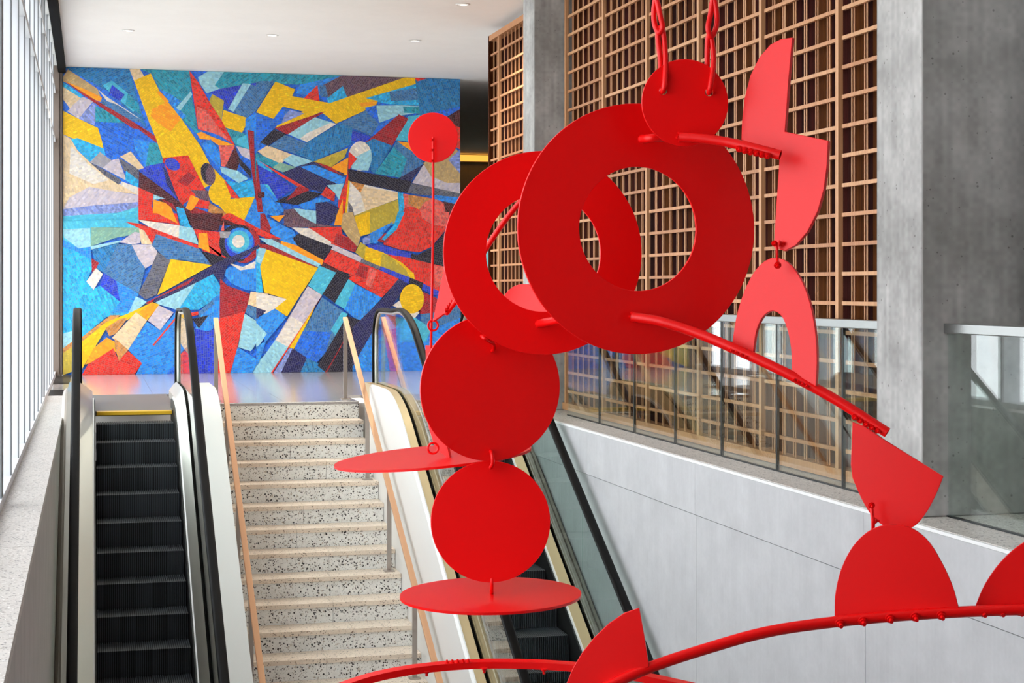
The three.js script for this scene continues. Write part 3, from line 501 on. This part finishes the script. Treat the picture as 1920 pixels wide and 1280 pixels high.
      ['M', [1000, 0, 1270, 0, 1235, 132, 1050, 122]], ['r', [1050, 118, 1245, 140, 1262, 332, 1300, 335, 1120, 282, 1080, 180]], ['O', [1090, 148, 1152, 150, 1172, 292, 1085, 252]], ['K', [1110, 285, 1300, 335, 1240, 390, 1180, 385]], ['r', [1300, 0, 1340, 0, 1500, 90, 1610, 150, 1610, 195, 1490, 140, 1350, 70, 1260, 30]], ['Y', [1310, -10, 1465, -10, 1430, 52]], ['b', [1460, -10, 1610, -10, 1572, 132, 1430, 52]], ['R', [1550, 0, 1610, 40, 1610, 75, 1565, 62]],
      ['R', E(1425, 230, 125, 142)], ['K', E(1380, 222, 138, 140)], ['R', [1470, 110, 1545, 180, 1530, 300, 1470, 350, 1420, 370, 1480, 250]], ['k', [1255, 130, 1278, 60, 1280, 130]], ['D', E(1395, 225, 112, 118)], ['b', E(1398, 205, 100, 98)], ['c', E(1392, 208, 78, 80)], ['W', E(1387, 210, 46, 48)], ['G', [1245, 135, 1330, 138, 1310, 185, 1250, 182]],
      ['A', [1535, 265, 1610, 260, 1610, 300, 1560, 382, 1505, 400]], ['b', [1265, 442, 1320, 402, 1530, 380, 1572, 592, 1440, 572, 1330, 522]], ['W', [1308, 368, 1420, 402, 1512, 358, 1512, 410, 1400, 427]], ['N', [1185, 430, 1310, 375, 1260, 520, 1220, 482]],
      ['C', [1080, 490, 1190, 440, 1252, 545, 1242, 622, 1090, 720, 930, 722]], ['b', [1190, 640, 1252, 600, 1247, 800, 1180, 880, 1060, 880, 1080, 800]], ['S', [1085, 740, 1200, 642, 1205, 680, 1090, 775]], ['r', [1030, 745, 1085, 735, 1085, 760, 1035, 772]], ['K', [1040, 790, 1165, 762, 1090, 862]], ['D', [1050, 860, 1150, 882, 1242, 860, 1238, 1210, 1055, 1210]],
      ['E', [1480, 585, 1610, 600, 1610, 730, 1455, 682]], ['S', [1455, 685, 1592, 732, 1510, 795, 1438, 742]], ['A', [1430, 748, 1512, 800, 1592, 872, 1480, 1032, 1385, 1002]], ['b', [1510, 792, 1610, 735, 1610, 875, 1580, 870]], ['b', [1380, 1000, 1542, 1102, 1490, 1210, 1328, 1210]], ['A', [1540, 1102, 1610, 1040, 1610, 1210, 1495, 1210]],
      ['R', [1250, 488, 1300, 540, 1472, 602, 1440, 740, 1245, 790]], ['r', [1245, 787, 1436, 735, 1380, 1000, 1325, 1210, 1228, 1210]],
      ['Y', [880, 343, 1190, 387, 780, 612]], ['A', [620, 620, 702, 662, 600, 745, 555, 765]], ['A', [760, 662, 1082, 500, 935, 725, 790, 682]],
      ['N', [745, 655, 1000, 500, 1230, 368, 1470, 268, 1610, 195, 1610, 212, 1450, 312, 1200, 452, 930, 590, 760, 668]], ['R', [690, 672, 1000, 510, 1060, 480, 1010, 530, 760, 640, 720, 690]],
      ['b', [700, 812, 800, 872, 900, 762, 935, 722, 1000, 740, 1060, 880, 1060, 1210, 620, 1210, 662, 1122, 560, 1022]], ['Q', [60, 1010, 140, 960, 220, 922, 430, 762, 500, 763, 400, 862, 230, 952, 60, 1060]], ['y', [60, 1045, 140, 1000, 225, 975, 225, 1150, 60, 1215]], ['Y', [215, 960, 400, 812, 560, 750, 742, 665, 792, 682, 702, 802, 640, 752, 450, 852, 390, 872, 300, 1022, 215, 1165]], ['Q', [390, 860, 500, 790, 560, 780, 470, 900, 420, 920]], ['E', [440, 932, 620, 740, 702, 802, 560, 1022]], ['O', [640, 740, 742, 668, 792, 690, 702, 802]], ['w', [790, 688, 902, 742, 800, 874, 708, 802]],
      ['O', [240, 1132, 300, 1012, 400, 930, 462, 962, 502, 1012, 400, 1082]], ['r', [215, 1210, 260, 1130, 450, 1010, 490, 1102, 560, 1030, 664, 1122, 610, 1210]], ['Q', [460, 935, 562, 1022, 490, 1104, 460, 1002]], ['r', [935, 755, 925, 785, 755, 990, 743, 985]], ['B', [850, 1210, 930, 1100, 920, 1000, 935, 960, 1050, 960, 1050, 1210]],
    ]],
    [480, 400, [
      ['b', [60, 20, 280, 130, 330, 262, 180, 202, 105, 142]], ['V', [208, 0, 455, 80, 642, 102, 230, 102]], ['R', [30, 0, 62, 0, 112, 112, 92, 165, 30, 125]], ['r', [0, 105, 190, 192, 100, 195, 0, 152]],
      ['r', [390, 108, 635, 100, 645, 160, 762, 217, 740, 292, 555, 225]], ['R', [600, 150, 762, 217, 740, 292, 580, 225]], ['F', [635, 105, 650, 0, 720, -10, 782, 172, 760, 252, 700, 190]], ['y', [850, 0, 1062, -10, 1050, 62, 880, 152, 850, 152]], ['Y', [735, 30, 850, -10, 850, 152, 780, 172]], ['P', [798, 190, 852, 160, 862, 222, 800, 242]],
      ['K', [1490, -10, 1540, -10, 1540, 400, 1410, 420, 1160, 335, 1310, 262, 1410, 150]], ['r', [1090, -10, 1440, -10, 1412, 132, 1310, 252, 1220, 292, 1080, 272, 950, 232, 1050, 122]], ['k', [1230, -10, 1445, -10, 1430, 100, 1330, 90, 1240, 40]], ['b', [850, 150, 1030, 60, 960, 142, 905, 225, 850, 222]], ['R', [905, 205, 960, 150, 1030, 145, 970, 225]], ['C', [1060, -10, 1112, -10, 1050, 122, 960, 202, 935, 195, 1030, 90]],
      ['r', [950, 300, 1160, 335, 1420, 402, 1365, 600, 1190, 505, 1100, 392]], ['k', [1330, 390, 1425, 402, 1400, 520, 1340, 560]], ['D', [815, 230, 960, 240, 1165, 302, 1160, 335, 950, 302, 840, 255]], ['K', [1160, 303, 1420, 350, 1420, 402, 1158, 340]],
      ['W', [265, 105, 400, 112, 560, 215, 560, 250, 340, 162]], ['w', [580, 235, 805, 335, 780, 367, 560, 268, 540, 230]], ['y', [742, 292, 780, 215, 832, 250, 802, 342]], ['Y', [820, 248, 950, 293, 1090, 370, 1180, 452, 1187, 495, 1090, 462, 808, 352]], ['y', [940, 300, 1000, 320, 1120, 420, 1150, 480, 930, 400]],
      ['g', [788, 338, 935, 400, 920, 432, 778, 367]], ['D', [930, 395, 1200, 500, 1370, 585, 1360, 622, 1200, 555, 920, 432]], ['K', [1150, 480, 1250, 520, 1240, 575, 1140, 525]], ['K', [270, 187, 320, 152, 572, 250, 500, 352, 330, 272]], ['O', [175, 203, 300, 240, 505, 352, 490, 388, 180, 242]], ['V', [110, 180, 185, 205, 180, 240, 120, 210]],
      ['r', [562, 273, 782, 370, 742, 452, 700, 472, 498, 370]], ['A', [20, 185, 110, 192, 482, 380, 460, 402, 100, 242]], ['R', [10, 225, 110, 240, 465, 407, 440, 417, 200, 332, 30, 255]], ['M', [500, 363, 612, 420, 590, 447, 488, 397]], ['r', [780, 368, 922, 425, 1068, 490, 940, 632, 688, 492, 740, 442]], ['R', [768, 388, 842, 402, 820, 492, 738, 460]], ['k', [850, 408, 902, 430, 860, 562, 818, 530]],
      ['c', [470, 390, 602, 445, 490, 612, 388, 540]], ['K', [610, 423, 702, 455, 590, 672, 498, 602]], ['c', [690, 490, 742, 530, 662, 718, 588, 672]], ['b', [740, 528, 942, 632, 770, 812, 660, 722]], ['C', [0, 270, 60, 260, 70, 300, 30, 400, 50, 590, 0, 600]], ['A', [20, 255, 75, 268, 60, 330, 30, 380, 0, 360]], ['Y', [75, 270, 462, 410, 350, 582, 230, 642, 60, 592, 28, 400]],
      ['W', [0, 590, 232, 642, 150, 722, 60, 752, 0, 702]], ['N', [0, 705, 75, 730, 0, 790]], ['b', [140, 712, 228, 777, 70, 962, 0, 862, 0, 790]], ['A', [0, 820, 80, 900, 0, 1020]], ['Y', [230, 640, 352, 575, 230, 772, 138, 712]], ['b', [0, 1000, 75, 950, 20, 1120, 0, 1140]],
      ['w', [385, 545, 492, 612, 240, 1002, 142, 952]], ['W', [260, 770, 360, 830, 240, 1002, 142, 952]], ['A', [142, 950, 242, 1002, 115, 1210, 0, 1210, 0, 1150]], ['S', [490, 628, 682, 752, 560, 1000, 385, 1200, 285, 1005]], ['B', [330, 880, 560, 890, 520, 1040, 385, 1200, 285, 1005]], ['c', [640, 738, 685, 752, 592, 912, 558, 872]], ['Y', [440, 690, 422, 740, 280, 1017, 243, 1002]], ['r', [492, 622, 440, 700, 245, 1007, 122, 1210, 110, 1210]],
      ['N', [268, 1008, 378, 1080, 335, 1210, 185, 1210]], ['P', [245, 1010, 270, 1012, 185, 1210, 130, 1210]], ['s', [378, 1085, 460, 1120, 520, 1200, 330, 1210]], ['K', [680, 768, 780, 800, 760, 1210, 515, 1210, 458, 1140]], ['R', [700, 868, 565, 1110, 515, 1210, 530, 1210, 690, 900]], ['b', [720, 1150, 860, 900, 880, 1210, 720, 1210]],
      ['C', [880, 1000, 1040, 780, 1180, 778, 1310, 862, 1260, 1210, 870, 1210]], ['k', [930, 760, 1040, 740, 1060, 1210, 1000, 1210]], ['S', [1230, 752, 1330, 738, 1540, 655, 1540, 780, 1400, 842, 1330, 1000, 1240, 900]], ['b', [1060, 980, 1280, 880, 1540, 780, 1540, 1210, 1060, 1210]], ['c', [1040, 790, 1180, 775, 1310, 862, 1270, 960, 1060, 960]],
      ['N', [1065, 488, 1132, 525, 1010, 702, 860, 902, 718, 1150, 722, 852, 940, 642]], ['W', [1022, 690, 1070, 655, 1222, 742, 1185, 785]], ['R', [1250, 588, 1360, 640, 1335, 742, 1225, 755]], ['Y', E(1165, 640, 90, 110)],
    ]],
  ];
  for (const [ox, oy, list] of quads) for (const [key, pts] of list) field(key, pts, ox, oy);
  ground(mural);
}

// ---------------------------------------------------------------- red hanging mobile
{
  const mob = group('hanging_mobile', 'huge red painted steel mobile of discs, rings and fins on curved rods', 'mobile');
  const T = 0.014, TF = 0.021, DEG = Math.PI / 180;
  function frame(cx, cy, d, yaw, pitch, roll = 0) {       // an oriented plane through a point; yaw turns its face to the windows
    const a = yaw * DEG, b = pitch * DEG, back = FWD.clone().negate();
    const w = (x, y, z) => RIGHT.clone().multiplyScalar(x).addScaledVector(UP, y).addScaledVector(back, z);
    const n = w(-Math.sin(a) * Math.cos(b), Math.sin(b), Math.cos(a) * Math.cos(b)).normalize();
    let u = w(Math.cos(a), 0, Math.sin(a)).normalize(), v = n.clone().cross(u).normalize();
    if (roll) { const c = Math.cos(roll * DEG), s = Math.sin(roll * DEG), u2 = u.clone().multiplyScalar(c).addScaledVector(v, s); v = v.clone().multiplyScalar(c).addScaledVector(u, -s); u = u2; }
    const o = at(cx, cy, d);
    return { o, u, v, n, to: (px, py) => { const r = ray(px, py), t = o.clone().sub(CAM).dot(n) / r.dot(n), q = CAM.clone().addScaledVector(r, t).sub(o); return new THREE.Vector2(q.dot(u), q.dot(v)); } };
  }
  function place(name, shape, fr, t = T) {
    const g = new THREE.ExtrudeGeometry(shape, { depth: t - 0.004, bevelEnabled: true, bevelSize: 0.002, bevelThickness: 0.002, bevelSegments: 2, curveSegments: 72 }); g.translate(0, 0, -t / 2 + 0.002);
    const o = mesh(name, g, M.red, mob); o.quaternion.setFromRotationMatrix(new THREE.Matrix4().makeBasis(fr.u, fr.v, fr.n)); o.position.copy(fr.o); return o;
  }
  function disc(name, cx, cy, d, r, yaw, pitch, hole = 0, small = []) {   // r and hole in pixels at that distance
    const fr = frame(cx, cy, d, yaw, pitch), s = new THREE.Shape(), k = d / F;
    s.absarc(0, 0, r * k, 0, 2 * Math.PI);
    if (hole) { const h = new THREE.Path(); h.absarc(0, 0, hole * k, 0, 2 * Math.PI, true); s.holes.push(h); }
    for (const [px, py, q] of small) { const c = fr.to(px, py), h = new THREE.Path(); h.absarc(c.x, c.y, q * k, 0, 2 * Math.PI, true); s.holes.push(h); }
    return place(name, s, fr);
  }
  function fin(name, pts, d, yaw, pitch, holePts) {
    let cx = 0, cy = 0; pts.forEach(([x, y]) => { cx += x / pts.length; cy += y / pts.length; });
    const fr = frame(cx, cy, d, yaw, pitch), s = new THREE.Shape(pts.map(([x, y]) => fr.to(x, y)));
    return place(name, s, fr, TF);
  }
  const smooth = (pts, closed, n = 60) => new THREE.CatmullRomCurve3(pts.map(([x, y]) => new THREE.Vector3(x, y, 0)), closed, 'centripetal').getSpacedPoints(n).map((p) => [p.x, p.y]);
  function tube(name, pts, r, parent = mob, hollow = false) {
    const c = new THREE.CatmullRomCurve3(pts.map(([x, y, d]) => at(x, y, d)), false, 'centripetal');
    const N = 90, g = [new THREE.TubeGeometry(c, N, r, 18)];
    if (hollow) g.push(new THREE.TubeGeometry(c, N, r * 0.8, 18)); else for (const t of [0, 1]) { const s = new THREE.SphereGeometry(r * 0.999, 18, 10); s.scale(1, 1, 1); const p = c.getPoint(t); s.translate(p.x, p.y, p.z); g.push(s); }
    if (hollow) for (const t of [0, 1]) { const rg = new THREE.RingGeometry(r * 0.8, r, 18); const q = new THREE.Quaternion().setFromUnitVectors(new THREE.Vector3(0, 0, 1), c.getTangent(t)); rg.applyQuaternion(q); const p = c.getPoint(t); rg.translate(p.x, p.y, p.z); g.push(rg); }
    return mesh(name, mergeGeometries(g.map((q) => { const w = q.index ? q.toNonIndexed() : q; w.deleteAttribute('uv'); return w; })), M.red, parent);
  }
  const boltG = mergeGeometries([new THREE.CylinderGeometry(0.0105, 0.0105, 0.008, 6).translate(0, 0.004, 0), new THREE.CylinderGeometry(0.006, 0.006, 0.02, 8).translate(0, 0.01, 0), new THREE.CylinderGeometry(0.014, 0.014, 0.003, 14).translate(0, 0.0005, 0)].map((g) => g.toNonIndexed()));
  function bolt(px, py, d, dir, parent = mob, s = 1) { const o = mesh('bolt', boltG, M.red, parent); o.position.copy(at(px, py, d)); o.scale.setScalar(s); o.quaternion.setFromUnitVectors(UP, dir.clone().normalize()); return o; }
  const toCam = FWD.clone().negate().addScaledVector(UP, -0.35);
  function ringLink(px, py, d, r, tr, yaw) { const o = mesh('ring_link', new THREE.TorusGeometry(r, tr, 12, 36), M.red, mob); o.position.copy(at(px, py, d)); o.rotation.y = yaw - PSI; return o; }

  // chains down to the top disc
  function link(pts, d, name = 'chain_link') {     // a bent bar link: closed loop in pixel coordinates
    const c = new THREE.CatmullRomCurve3(pts.map(([x, y, o]) => at(x, y, d + (o || 0))), true, 'centripetal');
    return mesh(name, new THREE.TubeGeometry(c, 110, 0.0115, 12, true), M.red, mob);
  }
  const D0 = 6.92;
  for (const [dx, hx] of [[0, 0], [1, 0]]) {
    const X = dx ? 1330 : 1243, hy = dx ? 172 : 170;
    if (!dx) link([[1240, 50, 0.01], [1248, 110, 0], [1245, 165, -0.035], [1241, 172, 0.0], [1240, 165, 0.035], [1238, 110, 0.012], [1234, 60, 0.01]], D0); else link([[1331, 62, 0.01], [1338, 110, 0], [1331, 166, -0.035], [1329, 174, 0.0], [1328, 166, 0.035], [1326, 115, 0.012], [1328, 70, 0.01]], D0);
    const tx = dx ? 1337 : 1229;
    if (!dx) link([[1230, -2, 0], [1238, 30, -0.01], [1242, 52, -0.004], [1236, 61, 0], [1229, 50, 0.01], [1226, 25, 0.01]], D0); else link([[1338, -2, 0], [1344, 28, -0.004], [1343, 50, 0.006], [1334, 69, 0], [1328, 55, -0.01], [1332, 28, 0]], D0);
    const p = at(tx, -4, D0), c = new THREE.Vector3(p.x, CEIL, p.z);
    mesh('hanging_rod', new THREE.CylinderGeometry(0.012, 0.012, CEIL - p.y, 12).translate(0, (CEIL - p.y) / 2, 0), M.red, mob).position.copy(p);
  }
  disc('disc', 1284, 193, D0, 81, -4, 0, 0, [[1243, 170, 8.5], [1329, 173, 8.5]]);
  disc('ring_plate', 1196, 429, 7.1, 234, -15.5, 0, 117);
  disc('ring_plate', 1019, 474, 7.5, 190, -12, 0, 111);
  disc('disc', 920, 727, 7.62, 136, -18, 0);
  disc('disc', 920, 977, 7.62, 112, -8, 10);
  // flat lying discs
  function flat(name, cx, cy, d, r, tiltX, tiltZ) {
    const o = mesh(name, new THREE.CylinderGeometry(r * d / F, r * d / F, 0.012, 96), M.red, mob); o.position.copy(at(cx, cy, d)); o.rotation.set(tiltX, -PSI, tiltZ, 'YXZ'); return o;
  }
  flat('disc', 920, 1115, 7.62, 170, 0.012, 0.012);
  flat('disc', 812, 856, 8.3, 185, 0.012, 0.085);
  disc('disc', 812, 258, 8.2, 46, 0, 0);
  // thin rod of the small disc, its bolts and loop
  tube('rod', [[812, 258, 8.16], [812, 420, 8.16], [809, 600, 8.16], [808, 650, 8.18]], 0.0065);
  for (const y of [262, 281, 301]) bolt(809, y, 8.15, toCam, mob, 0.55);
  ringLink(812, 610, 8.14, 0.025, 0.0055, 0.3);
  fin('fin', [[800, 648], [818, 648], [822, 760], [846, 862], [818, 838], [806, 800]], 8.2, 30, 0);
  ringLink(812, 840, 8.1, 0.026, 0.0055, 0.25);
  // fin and curved rod behind the rings
  fin('fin', [[836, 500], [870, 540], [846, 578], [834, 588], [814, 602], [824, 556]], 7.95, 35, 0);
  tube('rod', [[1060, 320, 7.3], [1010, 350, 7.62], [975, 379, 7.68], [915, 460, 7.75], [872, 540, 7.85], [838, 586, 7.92]], 0.0135);
  for (let i = 0; i < 6; i++) bolt(853 - i * 3.6, 556 + i * 5, 7.9, RIGHT, mob, 0.9);
  fin('fin', smooth([[945, 568], [953, 548], [975, 534], [1010, 540], [1030, 570], [1020, 620], [980, 630], [950, 600]], true), 7.85, 40, 0);
  // hooks between the stacked discs
  tube('hook', [[903, 630, 7.5], [908, 634, 7.44], [918, 640, 7.46], [926, 646, 7.54], [926, 655, 7.58], [921, 659, 7.63]], 0.008);
  tube('hook', [[920, 846, 7.63], [921, 847, 7.58], [923, 856, 7.56], [924, 868, 7.56], [921, 875, 7.58], [920, 876, 7.63]], 0.0085);
  tube('hook', [[920, 1082, 7.63], [921, 1083, 7.58], [922, 1092, 7.57], [922, 1105, 7.58], [922, 1112, 7.62]], 0.0085);
  // tubes on the top disc and the rings
  tube('tube_arm', [[1204, 261, 7.04], [1222, 259, 7.0], [1262, 257, 7.03]], 0.0185);
  const armA = tube('tube_arm', [[1274, 257, 6.87], [1310, 259, 6.85], [1360, 266, 6.82], [1410, 277, 6.78], [1463, 291, 6.74]], 0.0205, mob, true);
  for (let i = 0; i < 6; i++) bolt(1386 + i * 10.5, 279 + i * 2.6, 6.80 - i * 0.0105 - 0.019, toCam, mob, 1.05);
  for (const [x, y, d] of [[1204, 255, 7.04], [1201, 262, 7.04], [1207, 268, 7.04], [1273, 250, 6.88], [1270, 258, 6.88], [1275, 265, 6.88], [1185, 587, 7.06], [1182, 594, 7.06], [1186, 601, 7.06], [1008, 603, 7.46], [1008, 610, 7.46]]) bolt(x, y, d, toCam, mob, 0.6);
  tube('tube_arm', [[1011, 607, 7.46], [1024, 604, 7.4], [1080, 594, 7.2]], 0.019);
  tube('tube_arm', [[1186, 594, 7.05], [1235, 602, 7.0], [1300, 622, 6.95], [1380, 655, 6.88], [1480, 702, 6.8], [1565, 748, 6.74], [1664, 811, 6.66]], 0.0215, mob, true);
  for (const [x, y] of [[1371, 661], [1380, 664], [1389, 668], [1398, 672], [1488, 715], [1496, 719], [1504, 723], [1512, 727], [1603, 787], [1613, 793], [1624, 800], [1635, 806], [1646, 812]]) bolt(x, y - 6, 6.895 - (x - 1371) * 0.00079 - 0.018, toCam, mob, 1.05);
  // upper right fin, arch, lower fins
  fin('fin', [[1487, 72], [1480, 150], [1473, 248], [1554, 265], [1552, 310], [1546, 355], [1535, 395], [1515, 435], [1494, 459], [1473, 470], [1454, 463], [1457, 410], [1463, 320], [1465, 284], [1393, 262], [1394, 230], [1399, 185], [1410, 142], [1427, 108], [1447, 85], [1466, 75]], 6.84, 38, 4);
  fin('arch_plate', [...smooth([[1375, 648], [1384, 592], [1400, 542], [1420, 506], [1440, 488], [1458, 484], [1478, 492], [1500, 519], [1518, 562], [1529, 615], [1533, 670], [1531, 723]], false, 40), ...smooth([[1487, 697], [1486, 655], [1478, 615], [1466, 590], [1450, 582], [1434, 591], [1421, 615], [1413, 662]], false, 30)], 6.86, 34, 6);
  tube('link_bar', [[1456, 456, 6.8], [1457, 470, 6.79], [1458, 498, 6.81]], 0.006); bolt(1452, 456, 6.79, toCam, mob, 0.9); bolt(1461, 456, 6.79, RIGHT); bolt(1458, 497, 6.79, toCam, mob, 1.1);
  fin('fin', [[1600, 792], [1597, 870], [1600, 895], ...smooth([[1604, 905], [1620, 940], [1640, 970], [1662, 986], [1690, 992], [1713, 986], [1735, 962], [1755, 925], [1768, 893]], false, 30), [1660, 826], [1622, 800]], 6.68, 22, 3);
  tube('link_bar', [[1634, 946, 6.62], [1635, 962, 6.61], [1637, 978, 6.6], [1637, 1000, 6.62]], 0.0075); bolt(1634, 947, 6.61, toCam, mob, 1.0); bolt(1637, 998, 6.61, toCam, mob, 1.0); bolt(1641, 976, 6.6, RIGHT, mob, 0.9);
  fin('fin', smooth([[1566, 1160], [1568, 1110], [1581, 1060], [1605, 1018], [1636, 992], [1670, 984], [1708, 990], [1738, 1012], [1764, 1052], [1786, 1100], [1798, 1144]], false, 50), 6.45, 18, 3);
  fin('fin', smooth([[1827, 1142], [1848, 1094], [1880, 1050], [1922, 1016], [1965, 1004], [2005, 1030], [2030, 1090], [2040, 1150]], false, 50), 6.4, 18, 3);
  tube('tube_arm', [[1130, 1292, 6.2], [1200, 1258, 6.24], [1330, 1214, 6.3], [1440, 1184, 6.34], [1570, 1165, 6.38], [1700, 1153, 6.38], [1840, 1145, 6.36], [1930, 1143, 6.34], [2060, 1150, 6.3]], 0.0215);
  for (const [x, y] of [[1575, 1168], [1618, 1164], [1669, 1159], [1716, 1156], [1765, 1153], [1844, 1148], [1878, 1147], [1913, 1146]]) bolt(x, y, 6.355, toCam, mob, 1.35);
  // lower fin and flat curved bar
  fin('fin', [[1062, 1284], [1075, 1253], [1092, 1224], [1114, 1196], [1142, 1169], [1170, 1150], [1198, 1140], [1207, 1190], [1216, 1248], [1180, 1264], [1140, 1290]], 6.26, 8, 6);
  {
    const c = new THREE.CatmullRomCurve3([[620, 1296, 6.7], [690, 1272, 6.75], [760, 1257, 6.8], [860, 1246, 6.85], [960, 1244, 6.85], [1080, 1250, 6.8], [1200, 1268, 6.7], [1330, 1296, 6.6]].map((p) => at(...p)), false, 'centripetal'), pos = [], idx = [], N = 70;
    for (let i = 0; i <= N; i++) { const p = c.getPoint(i / N), t = c.getTangent(i / N), s = t.clone().cross(UP).normalize().negate(), v = s.clone().cross(t).normalize(); for (const [a, b] of [[-0.03, -0.014], [0.03, -0.014], [0.03, 0.014], [-0.03, 0.014]]) { const q = p.clone().addScaledVector(s, a).addScaledVector(v, b); pos.push(q.x, q.y, q.z); } }
    for (let i = 0; i < N; i++) for (let k = 0; k < 4; k++) { const a = 4 * i + k, b = 4 * i + (k + 1) % 4; idx.push(a, b, a + 4, b, b + 4, a + 4); }
    idx.push(0, 2, 1, 0, 3, 2, 4 * N, 4 * N + 1, 4 * N + 2, 4 * N, 4 * N + 2, 4 * N + 3);
    let g = new THREE.BufferGeometry(); g.setAttribute('position', new THREE.Float32BufferAttribute(pos, 3)); g.setIndex(idx); g = g.toNonIndexed(); g.computeVertexNormals();
    mesh('flat_arm', g, M.red, mob);
    for (const [x, y] of [[800, 1258], [908, 1252], [1020, 1254]]) bolt(x, y, 6.8, UP.clone().negate(), mob, 1.0);
    for (let i = 0; i < 5; i++) bolt(838 + i * 10, 1243 - i * 0.5, 6.83, UP, mob, 0.7);
  }
  ground(mob);
}
renderer.render(scene, camera);
